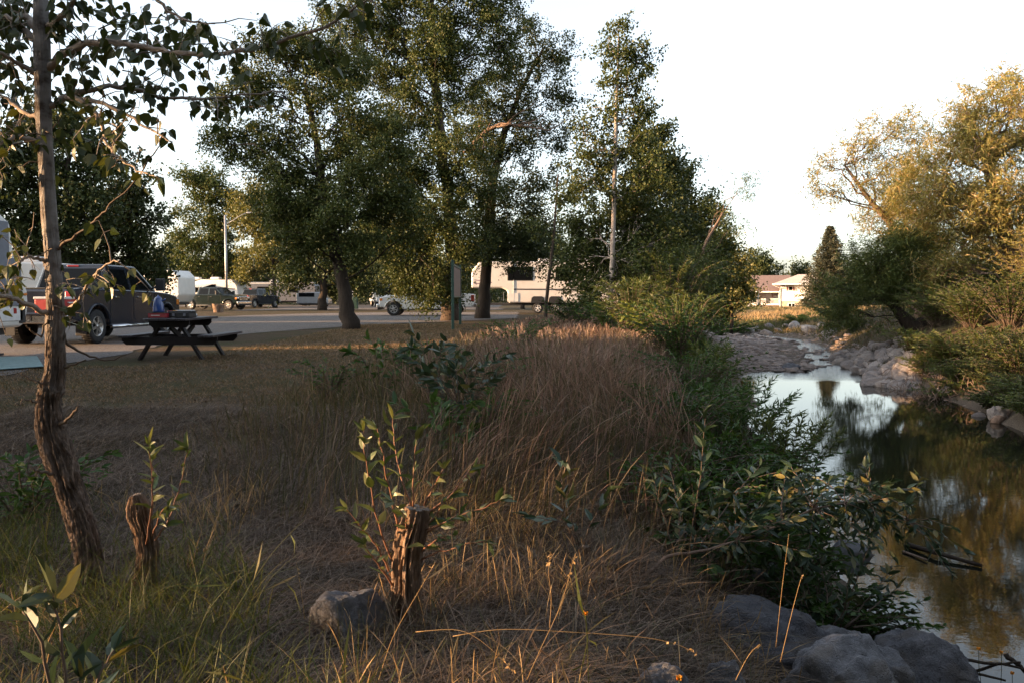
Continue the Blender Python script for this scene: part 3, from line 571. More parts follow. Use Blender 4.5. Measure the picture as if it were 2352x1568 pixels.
# campsite background trees
bgt = [("dark spiky poplar clump behind the grey pickup", [(300, 700, 18), (300, 560, 14), (300, 430, 6)], 46, [(300, 440, 50, 45), (340, 500, 40, 60), (270, 530, 70, 60), (340, 590, 50, 50), (230, 600, 70, 60), (330, 640, 50, 40), (240, 460, 50, 50)], 'leaf_cotton_dark'),
       ("dark tall tree behind the foreground trunk", [(150, 700, 20), (150, 500, 16), (160, 300, 8)], 42, [(130, 280, 80, 60), (210, 330, 60, 60), (60, 330, 90, 70), (150, 420, 110, 70), (40, 470, 90, 80), (200, 500, 80, 70), (90, 580, 110, 60), (250, 380, 45, 45), (-40, 380, 80, 90), (-60, 540, 80, 90)], 'leaf_cotton_dark'),
       ("loose grey green tree left of the street lamp", [(490, 700, 11), (488, 560, 9), (480, 430, 5)], 90, [(460, 410, 45, 35), (500, 450, 50, 40), (450, 490, 50, 40), (500, 540, 50, 45), (430, 560, 45, 40), (540, 470, 30, 30), (520, 600, 50, 40), (440, 620, 60, 35)], 'leaf_cotton'),
       ("olive tree right of the street lamp", [(632, 700, 10), (628, 600, 9), (610, 480, 5)], 86, [(600, 460, 50, 40), (570, 500, 40, 40), (640, 500, 50, 45), (600, 560, 50, 45), (660, 580, 45, 40), (570, 620, 40, 30), (690, 540, 50, 50)], 'leaf_olive'),
       ("dark tree with two heavy trunks behind the lawn cottonwood", [(740, 705, 20), (745, 620, 18), (750, 500, 8)], 70, [(740, 560, 60, 60), (690, 620, 50, 40), (790, 600, 60, 50), (830, 640, 50, 35), (740, 500, 60, 60), (820, 540, 60, 60), (660, 650, 40, 25)], 'leaf_cotton_dark'),
       ("tree behind the blue topped motorhome", [(870, 698, 10), (868, 620, 8)], 100, [(850, 600, 60, 50), (910, 600, 60, 50), (880, 540, 70, 50), (960, 620, 50, 50), (820, 620, 40, 40)], 'leaf_olive'),
       ("tree filling the gap behind the white trailer", [(1200, 705, 10), (1200, 620, 8)], 92, [(1160, 560, 70, 50), (1250, 560, 70, 60), (1320, 600, 70, 60), (1200, 620, 80, 40), (1390, 630, 70, 60), (1290, 650, 60, 40)], 'leaf_cotton_dark'),
       ("low dark tree at the back of the camp left of the lamp", [(400, 700, 10), (400, 640, 7)], 110, [(400, 600, 45, 35), (360, 630, 50, 40), (440, 640, 50, 30), (480, 620, 40, 30)], 'leaf_cotton_dark'),
       ("low dark tree at the back of the camp right of the lamp", [(560, 700, 10), (560, 640, 7)], 112, [(560, 610, 60, 40), (620, 620, 60, 45), (680, 620, 60, 40), (520, 640, 50, 35)], 'leaf_cotton_dark')]
bgt += [("dark low canopy tree between the lawn cottonwood and the white pickup", [(905, 702, 12), (905, 620, 8)], 82, [(900, 630, 50, 40), (950, 600, 55, 50), (1000, 620, 55, 45), (860, 650, 40, 25), (1060, 610, 50, 50)], 'leaf_cotton_dark'),
        ("dark low canopy tree behind the silver van", [(700, 700, 12), (700, 640, 8)], 104, [(640, 650, 45, 28), (700, 645, 50, 32), (770, 650, 50, 30), (590, 655, 40, 25), (820, 655, 40, 28)], 'leaf_cotton_dark')]
for i, (lab, tr, Y, bl, lf) in enumerate(bgt):
    tree("campground_tree", lab, "tree", TK(tr, Y), [BL(a, b, Y, c, d) for a, b, c, d in bl], leaf=lf, bark='bark_dark', lsize=0.11 + 0.0015 * Y, seed=40 + i, clump=0.45 + 0.006 * Y, dens=1.35, group="trees behind the campsites", lpc=120, limb=.05)
# distant treeline closing the horizon: one mass far beyond the camp
LV = []; rs = np.random.RandomState(77); wd = MB()
for i in range(150):
    az = -0.95 + 1.9 * (i + rs.rand()) / 150; D = rs.uniform(170, 230)
    px = 1176 + FPX * math.tan(az)
    if 1700 < px < 1890: D = 260
    x = math.tan(az) * D; hgt = rs.uniform(6, 10) * (1.0 if not 1690 < px < 1900 else 0.35); K = 26
    c = np.stack([x + rs.normal(size=K) * 3, D + rs.normal(size=K) * 2, rs.rand(K) * hgt], 1)
    idx = np.repeat(np.arange(K), 60); LV.append(leaf_arrays(c[idx] + rs.normal(size=(len(idx), 3)) * 1.0, 0.6, 'quad', rs=rs))
o = leaves_obj("far_woods", MT['leaf_cotton_dark'], LV); tag(o, "low dark woods closing the horizon behind the camp", "woods", kind="stuff")
# trees behind the houses
for i, (lab, px, Y, bl) in enumerate([("tall rounded tree behind the brown roof", 1745, 185, [(1735, 605, 28, 26), (1765, 600, 25, 22), (1745, 630, 40, 25), (1780, 625, 20, 20)]),
                                   ("smaller rounded tree behind the ridge of the white house", 1838, 190, [(1825, 620, 22, 16), (1848, 615, 16, 14), (1838, 640, 28, 16)])]):
    tree("distant_tree", lab, "tree", TK([(px, 700, 6), (px, 620, 4)], Y), [BL(a, b, Y, c, d) for a, b, c, d in bl], leaf='leaf_cotton_dark', bark='bark_dark', lsize=0.42, seed=70 + i, clump=1.2, dens=1.2, limb=.1)
# spruce beside the white house
def spruce(label, px, py0, py1, Y, halfw, seed):
    rs = np.random.RandomState(seed); b = P(px, py0, Y); b[2] = hz(b[0], b[1]); top = P(px, py1, Y)[2] - b[2]; root = empty("blue_spruce", b); tag(root, label, "tree")
    w = MB(); w.tube([(0, 0, -0.2), (0, 0, top * .5), (0, 0, top)], [.28, .15, .02], 8); C = []; D = []
    hw = halfw * Y / FPX
    for z in np.arange(0.6, top - 0.1, 0.30):
        R = hw * (1 - z / top) ** 0.85 + 0.1; nb = int(9 + 6 * R / hw * 1.5); ph = rs.rand() * 6
        for k in range(nb):
            a = ph + k * 2 * math.pi / nb + rs.normal() * .15; r = R * rs.uniform(0.6, 1.2); tip = np.array([math.cos(a) * r, math.sin(a) * r, z - 0.12 * r + .1])
            w.tube([(0, 0, z), tip], [.03, .008], 4, cap=False)
            t = rs.rand(int(42 * r / hw * 2.2) + 26) ** 0.7; q = np.array([0, 0, z]) + (tip - [0, 0, z]) * t[:, None]; q += rs.normal(size=q.shape) * [.16, .16, .10]
            C.append(q); D.append(np.tile((tip - [0, 0, z]) / r + [0, 0, .1], (len(t), 1)))
    w.build("trunk", MT['bark_dark'], root)
    leaves_obj("crown", MT['needle'], [leaf_arrays(np.concatenate(C), 0.26, 'quad', np.concatenate(D), 0.15, 0.9, rs)], root)
spruce("pointed spruce standing beside the white house", 1903, 706, 520, 125, 74, 81)
# right bank willows
tree("willow_tree", "huge golden willow filling the right edge, its trunk leaning left", "tree",
     TK([(2395, 800, 60), (2350, 640, 50), (2310, 540, 42), (2280, 430, 30), (2260, 330, 18)], 30),
     [BL(2320, 230, 30, 45, 45, w=.7), BL(2280, 260, 30, 50, 40, w=.8), BL(2220, 260, 30, 60, 50), BL(2190, 330, 30, 70, 55), BL(2290, 340, 30, 80, 60, w=.8), BL(2350, 320, 30, 60, 70), BL(2120, 380, 30, 60, 50), BL(2200, 440, 30, 80, 60), BL(2310, 470, 30, 80, 60, w=.7), BL(2390, 450, 30, 60, 80),
      BL(2130, 480, 30, 70, 60), BL(2220, 560, 30, 70, 55, w=.8), BL(2330, 600, 30, 70, 60, w=.6), BL(2410, 600, 30, 50, 100), BL(2080, 450, 30, 50, 50, w=.8), BL(2340, 180, 30, 30, 30, w=.5), BL(2150, 620, 30, 60, 50, w=.8), BL(2280, 200, 30, 55, 35), BL(2340, 240, 29, 50, 50), BL(2250, 320, 29, 70, 60), BL(2140, 440, 29, 60, 60), BL(2280, 420, 29, 70, 60), BL(2350, 520, 29, 60, 60), BL(2230, 500, 29, 70, 50), BL(2440, 300, 30, 70, 110), BL(2520, 420, 30, 90, 120)],
     leaf='leaf_willow', bark='willow_bark', lsize=0.17, tmpl='willow', seed=51, clump=0.36, dens=1.3, limb=0.06, lpc=62, droop=.1)
tree("willow_tree", "airy pale willow leaning left against the sky above the spruce", "tree",
     TK([(2120, 790, 34), (2090, 640, 28), (2050, 520, 20), (1990, 450, 12), (1940, 380, 6)], 36),
     [BL(1900, 380, 36, 45, 40, w=.6), BL(1960, 330, 36, 55, 45, w=.75), BL(2030, 300, 36, 45, 45, w=.7), BL(1910, 450, 36, 50, 28, w=.8), BL(1980, 400, 36, 60, 50, w=.7), BL(2060, 370, 36, 60, 60, w=.7), BL(2040, 460, 36, 70, 60), BL(2000, 520, 36, 55, 40, w=.7), BL(2080, 540, 36, 60, 50), BL(1880, 420, 36, 25, 30, w=.55), BL(2090, 300, 36, 45, 45, w=.8), BL(2120, 350, 36, 50, 60, w=.8), BL(2060, 420, 35, 60, 50), BL(2100, 480, 35, 60, 60)],
     leaf='leaf_willow', bark='willow_bark', lsize=0.18, tmpl='willow', seed=52, clump=0.40, dens=1.0, limb=0.05, lpc=62, droop=.1)
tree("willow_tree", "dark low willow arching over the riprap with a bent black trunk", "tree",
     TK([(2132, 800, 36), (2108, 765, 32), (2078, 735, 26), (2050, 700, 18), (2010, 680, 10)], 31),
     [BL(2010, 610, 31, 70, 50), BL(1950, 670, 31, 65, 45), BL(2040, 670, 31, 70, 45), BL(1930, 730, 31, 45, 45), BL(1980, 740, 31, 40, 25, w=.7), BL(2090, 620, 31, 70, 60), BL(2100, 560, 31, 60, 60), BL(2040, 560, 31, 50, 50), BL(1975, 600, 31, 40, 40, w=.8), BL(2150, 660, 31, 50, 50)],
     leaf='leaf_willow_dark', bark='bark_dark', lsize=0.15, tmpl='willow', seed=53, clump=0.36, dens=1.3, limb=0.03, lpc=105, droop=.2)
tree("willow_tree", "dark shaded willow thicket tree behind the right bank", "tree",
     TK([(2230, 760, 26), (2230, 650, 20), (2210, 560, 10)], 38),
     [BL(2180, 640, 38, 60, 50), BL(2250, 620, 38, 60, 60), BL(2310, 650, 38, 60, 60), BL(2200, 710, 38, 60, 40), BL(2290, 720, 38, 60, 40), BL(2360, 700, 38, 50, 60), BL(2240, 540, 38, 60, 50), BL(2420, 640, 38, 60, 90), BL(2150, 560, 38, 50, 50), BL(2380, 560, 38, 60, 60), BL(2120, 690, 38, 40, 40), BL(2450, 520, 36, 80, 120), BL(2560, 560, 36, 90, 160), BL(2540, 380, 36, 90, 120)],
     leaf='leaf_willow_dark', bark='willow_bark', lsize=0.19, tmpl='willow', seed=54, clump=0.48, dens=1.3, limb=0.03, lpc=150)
# trees out of frame on the left that throw the long evening shadows
def shade_tree(x, y, h, z0, R, seed, n=20, dens=1.0):
    rs = np.random.RandomState(seed); a = rs.rand(n) * 6.28; r = (R - 1.4) * np.sqrt(rs.rand(n)); z = z0 + 1.2 + (h - z0 - 2.4) * rs.rand(n)
    bl = [(x + r[k] * math.cos(a[k]), y + r[k] * math.sin(a[k]), z[k], 1.4, 1.4, 1.3) for k in range(n)]
    return tree("shade_tree", None, "tree", [(x, y, 0, .22), (x, y, h * .5, .15), (x, y, h * .9, .06)], bl, leaf='leaf_cotton_dark', bark='bark_dark', lsize=0.22, seed=seed, clump=0.6, dens=dens, lpc=42, twigs=False)
low = shade_tree(0, 0, 7.0, 0.0, 3.2, 100, 26); sparse = shade_tree(0, 0, 4.2, 0.2, 3.0, 101, 7, .35); high = shade_tree(0, 0, 13.0, 3.2, 3.6, 102, 34, .75)
def put(src, x, c, sc, lab, used=set()):
    """c = lane across the sun direction"""
    y = c - 0.176 * abs(x); t = src if src.name not in used else copy_tree(src); used.add(src.name)
    t.location = (x, y, 0); t.rotation_euler = (0, 0, random.random() * 6); t.scale = (1, 1, sc); tag(t, lab, "tree", "trees beyond the left edge that shade the lawn"); return t
for x, c, sc in ((-30, 8.4, .95), (-41, 6.6, 1.35), (-38, 9.6, 1.25), (-46, 11.0, 1.4),  (-25, 11.2, .85), (-33, 14.3, 1.0), (-38, 12.6, 1.1), (-45, 14.4, 1.25), (-45, 24.5, 1.2), (-39, 26.5, 1.6), (-50, 29, 2.0), (-44, 31.5, 1.8), (-52, 33.2, 2.0), (-58, 42.6, 2.1), (-64, 46, 2.2), (-52, 8.4, 1.4), (-28, -3.5, .9)):
    put(low, x, c, sc, "bushy tree standing outside the picture to the left")
put(sparse, -26, 3.6, 1, "thin small tree outside the picture to the left")
for x, c in ((-11, 3.6), (-13, -3), (-15, 8.5), (-9, -9)): put(high, x, c, 1, "tall tree with a high crown outside the picture to the left")
for x, y, sc in ((-6, -11, 1.1), (1, -10, 1.3), (8, -12, 1.2), (14, -8, 1.2), (-14, -15, 1.4), (17, -1, 1.1), (20, 6, 1.2), (24, 13, 1.2)):  # unseen trees added behind and right of the camera to block sky light
    t = copy_tree(low); t.location = (x, y, -.3); t.rotation_euler = (0, 0, random.random() * 6); t.scale = (1.35, 1.35, sc * 1.6); tag(t, "bushy tree added out of view to dim the sky light", "tree", "trees added out of view to dim the sky light")
# ------------------------------------------------------------------ rocks
def rock_mesh(name, seed, mat, sub=4, facets=11, rough=0.12, flat=1.0):
    rs = np.random.RandomState(seed); import bmesh
    bm = bmesh.new(); bmesh.ops.create_icosphere(bm, subdivisions=sub, radius=1.0)
    V = np.array([v.co[:] for v in bm.verts]); V /= np.linalg.norm(V, axis=1)[:, None]
    n = rs.normal(size=(facets, 3)); n /= np.linalg.norm(n, axis=1)[:, None]; h = rs.uniform(0.55, 0.95, facets)
    d = V @ n.T; r = np.where(d > 0.05, h / np.maximum(d, 0.05), 9); r = -np.log(np.exp(-70 * r).sum(1) + math.exp(-70 * 1.02)) / 70
    P0 = V * r[:, None]; P0 += V * (rough * fbm(P0 * 2.3, 4, seed) + rough * .35 * fbm(P0 * 9, 3, seed + 5))[:, None]; P0[:, 2] *= flat
    for v, q in zip(bm.verts, P0): v.co = q
    me = bpy.data.meshes.new(name); bm.to_mesh(me); bm.free(); me.materials.append(mat)
    me.polygons.foreach_set("use_smooth", [True] * len(me.polygons)); return me
def rockmat(name, c1, c2, warm, sc=2.0):
    m, t, b = nmat(name); oc = coords(t); oi = N(t, "ShaderNodeObjectInfo")
    n1 = noise(t, sc * 2, 8, oc, 0.7); n2 = noise(t, sc * 14, 5, oc, 0.7); n3 = noise(t, sc * .8, 3, oc)
    c = ramp(t, n1, [(0.3, c1), (0.65, c2)]); c = mixc(t, ramp(t, n3, [(0.5, (0, 0, 0)), (0.62, (.7, .7, .7))]), c, warm)
    c = mixc(t, ramp(t, n2, [(0.6, (0, 0, 0)), (0.72, (.55, .55, .55))]), c, tuple(min(1, q * 1.7) for q in c2))
    rnd = ramp(t, oi.outputs["Random"], [(0, (.62, .6, .6)), (1, (1.15, 1.1, 1.05))]); c = mixc(t, 1.0, c, rnd, 'MULTIPLY')
    t.links.new(c, b.inputs["Base Color"]); b.inputs["Roughness"].default_value = 0.85; b.inputs["Specular IOR Level"].default_value = 0.25
    ad = N(t, "ShaderNodeMath", operation='ADD'); t.links.new(n1, ad.inputs[0]); t.links.new(n2, ad.inputs[1]); 
    vo = N(t, "ShaderNodeTexVoronoi"); vo.feature = 'DISTANCE_TO_EDGE'; vo.inputs["Scale"].default_value = sc * 1.1; vm = N(t, "ShaderNodeVectorMath", operation='ADD'); nc = N(t, "ShaderNodeTexNoise"); nc.inputs["Scale"].default_value = sc * 2
    t.links.new(oc, nc.inputs["Vector"]); t.links.new(oc, vm.inputs[0]); t.links.new(nc.outputs["Color"], vm.inputs[1]); t.links.new(vm.outputs[0], vo.inputs["Vector"])
    cr = ramp(t, vo.outputs["Distance"], [(0.0, (0, 0, 0)), (0.035, (1, 1, 1))]); a3 = N(t, "ShaderNodeMath", operation='ADD'); t.links.new(ad.outputs[0], a3.inputs[0]); t.links.new(cr, a3.inputs[1]); bump(t, b, a3.outputs[0], 0.9, 0.05); return m
MT['rock'] = rockmat("grey_boulder_stone", (0.15, 0.16, 0.185), (0.32, 0.335, 0.375), (0.26, 0.245, 0.235))
MT['cobble'] = rockmat("river_cobble_stone", (0.28, 0.24, 0.225), (0.50, 0.43, 0.40), (0.52, 0.40, 0.33))
MT['riprap'] = rockmat("riprap_stone", (0.30, 0.27, 0.265), (0.52, 0.48, 0.46), (0.48, 0.40, 0.35))
def rock(label, px0, py0, px1, py1, Y, seed, mat='rock', depth=1.0, rot=(0, 0, 0), sub=5, name="boulder", facets=11):
    me = rock_mesh(name, seed, MT[mat], sub, facets); o = bpy.data.objects.new(name, me); link(o)
    c = P((px0 + px1) / 2, (py0 + py1) / 2, Y); k = Y / FPX
    o.location = c; o.scale = ((px1 - px0) / 2 * k * 1.38, (px1 - px0 + py1 - py0) / 4 * k * depth, (py1 - py0) / 2 * k * 1.40)
    o.rotation_euler = rot; tag(o, label, "boulder", "grey boulders on the near bank" if mat == 'rock' else None); return o
rock("pointed grey boulder half buried beside the resprouting stump", 735, 1372, 868, 1500, 3.72, 77, rot=(.3, .5, .3), facets=6)
rock("largest tilted slab boulder with pale streaks at the creek edge", 1660, 1392, 1880, 1545, 4.55, 8, rot=(.1, .25, .2), facets=7)
rock("blocky boulder with a dark vertical face at the bottom edge", 1815, 1495, 2035, 1660, 4.05, 9, rot=(0, .1, .5), facets=8)
rock("low grey boulder between the slab and the blocky boulder", 1862, 1446, 2010, 1530, 4.7, 12, facets=9)
rock("mottled boulder right of the blocky one", 1950, 1500, 2085, 1640, 4.2, 15, facets=9)
rock("long smooth boulder sloping to the water", 2030, 1480, 2215, 1640, 4.7, 18, rot=(0, .3, -.2), facets=7)
rock("small rounded boulder standing at the waterline", 2160, 1498, 2216, 1600, 5.0, 21)
rock("little boulder tucked above the tilted slab", 1665, 1378, 1712, 1415, 5.0, 23)
rock("grey boulder sunk in straw at the bottom edge", 1478, 1540, 1570, 1640, 3.3, 25)
rock("dark boulder left of the curled leaf", 1625, 1535, 1725, 1640, 3.6, 27)
for i, (a, b, c, d, Y, lb) in enumerate([(1720, 1290, 1790, 1340, 5.6, "flat boulder shaded under the poplar leaves"), (1890, 1250, 1990, 1310, 6.3, "flat boulder under the leafy bough near the water"), (1560, 1150, 1625, 1210, 8.0, "pale boulder showing at the foot of the reddish grass"),
                                        (1545, 1000, 1600, 1035, 11, "light boulder beside the reddish grass edge"), (1610, 940, 1650, 968, 13.5, "light boulder below the yellow green shrub"), (1680, 1190, 1760, 1235, 7.4, "grey boulder behind the upright poplar shoot"), (1575, 905, 1618, 930, 15, "small grey boulder under the left bank bushes")]):
    rock(lb, a, b, c, d, Y, 40 + i, sub=4)
# right bank rocks
rock("big pinkish boulder on the sand spit of the right bank", 2145, 893, 2200, 930, 21.5, 61, 'riprap')
rock("flat pale rock left of the pinkish boulder", 2065, 912, 2105, 926, 21.5, 62, 'riprap')
rock("small pale rock at the waterline of the right bank", 2235, 950, 2262, 966, 18.0, 63, 'riprap')
rock("long pale rock lying against the grassy right bank", 2275, 935, 2310, 975, 17.3, 64, 'riprap', rot=(0, -.6, 0))
rock("broad grey boulder at the tip of the cobble bar", 1796, 838, 1835, 863, 29.5, 65, 'rock')
rock("wedge shaped boulder at the downstream end of the riprap", 1946, 806, 2000, 836, 33.5, 66, 'riprap', rot=(0, -.3, .3), facets=7)
protos = [rock_mesh("riprap_rock", 200 + i, MT['riprap'], 3, 8, 0.03) for i in range(6)]
for q in protos: q.polygons.foreach_set('use_smooth', [False] * len(q.polygons))
cprot = [rock_mesh("river_cobble", 220 + i, MT['cobble'], 3, 12, 0.03, 0.8) for i in range(5)]
rs = np.random.RandomState(8); n = 0
while n < 260:
    px = rs.uniform(1915, 2112); t = (px - 1915) / 197; py = rs.uniform(818 - 45 * t, 838 + 68 * t)
    if rs.rand() < 0.25: px = rs.uniform(1990, 2100); py = rs.uniform(860, 905)
    q = GT(px, py); r = rs.uniform(0.10, 0.28) * (0.8 + 0.4 * rs.rand())
    if not (20 < q[1] < 48): continue
    o = bpy.data.objects.new("riprap_rock", protos[rs.randint(6)]); link(o); o.location = (q[0], q[1], max(q[2], WZ) + r * 0.25)
    o.scale = (r * 1.2, r, r * rs.uniform(.55, .9)); o.rotation_euler = rs.uniform(-.5, .5, 3) + [0, 0, rs.rand() * 6]
    tag(o, "pale angular rock in the riprap heap below the dark arching willow", "rock", "riprap rocks on the right bank"); n += 1
n = 0
while n < 290:
    y = 28.3 + 34 * rs.rand() ** 1.2; x = rs.uniform(5, 24); s, sd, qy = creek(np.array([x]), np.array([y])); s = s[0]
    if s > 0.9: continue
    if sd[0] < 0 and s > -1.3 and rs.rand() < .7: continue
    if sd[0] < 0 and s < -1.3 and rs.rand() < .35: continue
    r = rs.uniform(0.07, 0.24) * (1 + 0.35 * (y > 40)); z = max(hz(x, y), WZ - 0.02)
    o = bpy.data.objects.new("river_cobble", cprot[rs.randint(5)]); link(o); o.location = (x, y, z + r * .12)
    o.scale = (r * rs.uniform(1, 1.7), r * rs.uniform(.8, 1.2), r * rs.uniform(.4, .7)); o.rotation_euler = (rs.uniform(-.2, .2), rs.uniform(-.2, .2), rs.rand() * 6)
    tag(o, "rounded cobble lying in the shallow riffle of the creek bed", "cobble", "cobbles in the riffle"); n += 1
# small stones too many to count, on the bar and along the hill toe
def stones(name, label, n, x0, x1, y0, y1, keep, r0, r1, mat):
    B = scatter(n, x0, x1, y0, y1, keep, rs); ico = rock_mesh("s", 5, MT[mat], 1, 8, 0.02); v = np.array([q.co[:] for q in ico.vertices]); f = np.array([list(q.vertices) for q in ico.polygons])
    r = r0 + (r1 - r0) * rs.rand(len(B)) ** 2; a = rs.rand(len(B)) * 6.28; ca, sa = np.cos(a), np.sin(a)
    s3 = np.stack([r * rs.uniform(1, 1.7, len(B)), r, r * .6], 1)[:, None, :] * v[None]
    X = s3[..., 0] * ca[:, None] - s3[..., 1] * sa[:, None]; Yy = s3[..., 0] * sa[:, None] + s3[..., 1] * ca[:, None]
    V = np.stack([X, Yy, s3[..., 2]], -1) + B[:, None, :]; F = (np.arange(len(B))[:, None, None] * len(v) + f[None]).reshape(-1, 3)
    o = np_obj(name, V.reshape(-1, 3), F, MT[mat], smooth=False); tag(o, label, "stones", kind="stuff")
stones("pebble_bar", "pebbles and small stones forming the bar in the creek", 34000, 4, 26, 27.5, 63, lambda x, y: (creek(x, y)[0] < 0.8) & ((creek(x, y)[1] > 0) | (rs.rand(len(x)) < .28)), 0.03, 0.15, 'cobble')
stones("shore_stones", "loose stones along both edges of the creek", 4500, 1, 30, 4, 66, lambda x, y: (creek(x, y)[0] > -0.2) & (creek(x, y)[0] < 1.0), 0.03, 0.14, 'cobble')
for i in range(16):
    px = 1690 + 14 * i + rs.uniform(-6, 6); py = rs.uniform(752, 772); q = GT(px, py)
    r = rs.uniform(.2, .5); o = bpy.data.objects.new("bank_boulder", protos[i % 6]); link(o); o.location = (q[0], q[1], q[2] + .1); o.scale = (r * 1.3, r, r * .8); o.rotation_euler = (0, .3, i)
    tag(o, "pale boulder at the foot of the sunlit grassy slope", "boulder", "boulders at the foot of the far slope")
# driftwood
def log(label, pts, r, mat='willow_bark', name="driftwood_log"):
    m = MB(); m.tube(pts, np.linspace(r, r * .6, len(pts)), 9); o = m.build(name, MT[mat]); tag(o, label, "log"); return o
log("dark log floating in the near water", [G(2085, 1250, WZ + .03), G(2150, 1268, WZ + .05), G(2255, 1298, WZ + .02)], .028, 'bark_dark')
log("thin submerged stick left of the floating log", [G(2075, 1266, WZ + .01), G(2130, 1285, WZ + .02)], .016)
log("pale driftwood pole leaning on the right bank grass", [P(2285, 968, 17), P(2340, 930, 18), P(2352, 915, 18.6)], .10)
for k, (a, b, c, d) in enumerate([(2205, 1512, 2360, 1540), (2225, 1545, 2345, 1520), (2310, 1500, 2370, 1560), (2190, 1535, 2310, 1562)]):
    log(["long black stick lying at the bottom right corner", "short black stick crossing upward at the bottom right corner", "thick black stick at the right frame edge", "thin black stick nearest the rounded boulder"][k],
        curve_pts(P(a, b, 5.1), P(c, d, 5.0), 8, .05, .2, rs), .011 + .006 * (k == 2), 'bark_dark')

# ------------------------------------------------------------------ the foreground poplar
def bark_tube(pts, rad, rings=220, seg=56, amp=0.16, seed=1, vs=1.0):
    pts = np.asarray(pts, float); rad = np.asarray(rad, float); L = np.r_[0, np.cumsum(np.linalg.norm(np.diff(pts, axis=0), axis=1))]
    t = np.linspace(0, L[-1], rings); 
    def sp(v):   # smooth interpolation
        w = np.interp(t, L, v); k = max(3, rings // (len(L) * 3)) | 1; ker = np.ones(k) / k; return np.convolve(np.pad(w, k // 2, 'edge'), ker, 'valid')
    C = np.stack([sp(pts[:, i]) for i in range(3)], 1); R = sp(rad)
    a = np.arange(seg) * 2 * math.pi / seg; T = np.gradient(C, axis=0); T /= np.linalg.norm(T, axis=1)[:, None]
    U = np.cross(T, [0, 1.0, 0]); U /= np.linalg.norm(U, axis=1)[:, None]; Wv = np.cross(T, U)
    q = np.stack([np.cos(a)[None] * 3.0 + 0 * t[:, None], np.sin(a)[None] * 3.0 + 0 * t[:, None], (t / R.mean() * .5 * vs)[:, None] + 0 * a[None]], -1)
    ridge = 1 - np.abs(fbm(q * [1.5, 1.5, .5], 5, seed)) ** .8 * 1.7; lump = fbm(q * [.4, .4, .3], 3, seed + 9)
    ampv = amp if np.isscalar(amp) else np.interp(t, L, amp)[:, None]
    rr = R[:, None] * (1 + ampv * (ridge - .3) + 0.10 * lump)
    V = C[:, None] + rr[..., None] * (np.cos(a)[None, :, None] * U[:, None] + np.sin(a)[None, :, None] * Wv[:, None])
    I = np.arange(rings * seg).reshape(rings, seg); J = np.roll(I, -1, 1)
    F = np.stack([I[:-1], J[:-1], J[1:], I[1:]], -1).reshape(-1, 4); return V.reshape(-1, 3), F
def fg_bark():
    m, t, b = nmat("young_poplar_bark"); c = coords(t); v = coords(t, (1, 1, .35)); sep = N(t, "ShaderNodeSeparateXYZ"); t.links.new(c, sep.inputs[0])
    n1 = noise(t, 26, 7, v, 0.7, .8); n2 = noise(t, 7, 4, coords(t, (1, 1, 1.6)), .6); n3 = noise(t, 90, 4, coords(t, (1, 1, .15)), .6)
    smooth = ramp(t, n2, [(0.36, (0.07, 0.055, 0.045)), (0.46, (0.21, 0.195, 0.185)), (0.7, (0.34, 0.32, 0.305))])
    rough_ = ramp(t, n1, [(0.3, (0.035, 0.027, 0.022)), (0.5, (0.13, 0.095, 0.075)), (0.72, (0.30, 0.22, 0.17))])
    mr = N(t, "ShaderNodeMapRange"); mr.inputs[1].default_value = 0.9; mr.inputs[2].default_value = 1.9
    ad = N(t, "ShaderNodeMath", operation='MULTIPLY_ADD'); t.links.new(n2, ad.inputs[0]); ad.inputs[1].default_value = 1.2; t.links.new(sep.outputs[2], ad.inputs[2]); 
    t.links.new(ad.outputs[0], mr.inputs[0]); mr.inputs[1].default_value = 1.5; mr.inputs[2].default_value = 2.6
    c2 = mixc(t, mr.outputs[0], rough_, smooth); t.links.new(c2, b.inputs["Base Color"]); b.inputs["Roughness"].default_value = .85; b.inputs["Specular IOR Level"].default_value = .2
    a2 = N(t, "ShaderNodeMath", operation='ADD'); t.links.new(n1, a2.inputs[0]); t.links.new(n3, a2.inputs[1]); bump(t, b, a2.outputs[0], .7, .02); return m
MT['fg_bark'] = fg_bark()
YT = 4.2
tp = [(215, 1400, 80), (209, 1345, 78), (205, 1292, 68), (198, 1240, 66), (180, 1180, 66), (160, 1120, 64), (148, 1085, 68), (131, 1030, 76), (114, 980, 68), (112, 925, 58), (118, 890, 60), (127, 855, 50), (128, 800, 50), (129, 709, 46), (121, 600, 40), (114, 520, 36), (108, 420, 36), (101, 300, 36), (99, 215, 37), (96, 100, 37), (93, 0, 34), (90, -160, 30), (92, -420, 22), (96, -700, 12)]
root = empty("foreground_poplar", P(209, 1345, YT)); tag(root, "crooked poplar with grey bark close to the camera on the left", "tree"); RB = np.array(root.location)
V, F = bark_tube([P(a, b, YT) - RB for a, b, w in tp], [w / 2 * .80 * YT / FPX if b > 560 else w / 2 * .9 * YT / FPX for a, b, w in tp], 900, 110, [.32] * 10 + [.35, .25, .18, .12, .08, .06] + [.04] * 8, 4)
np_obj("trunk", V, F, MT['fg_bark'], root, smooth=True)
def br(pts, r0, r1, Y0=YT, Y1=YT):
    n = len(pts); return [P(a, b, Y0 + (Y1 - Y0) * i / (n - 1)) - RB for i, (a, b) in enumerate(pts)], np.linspace(r0, r1, n)
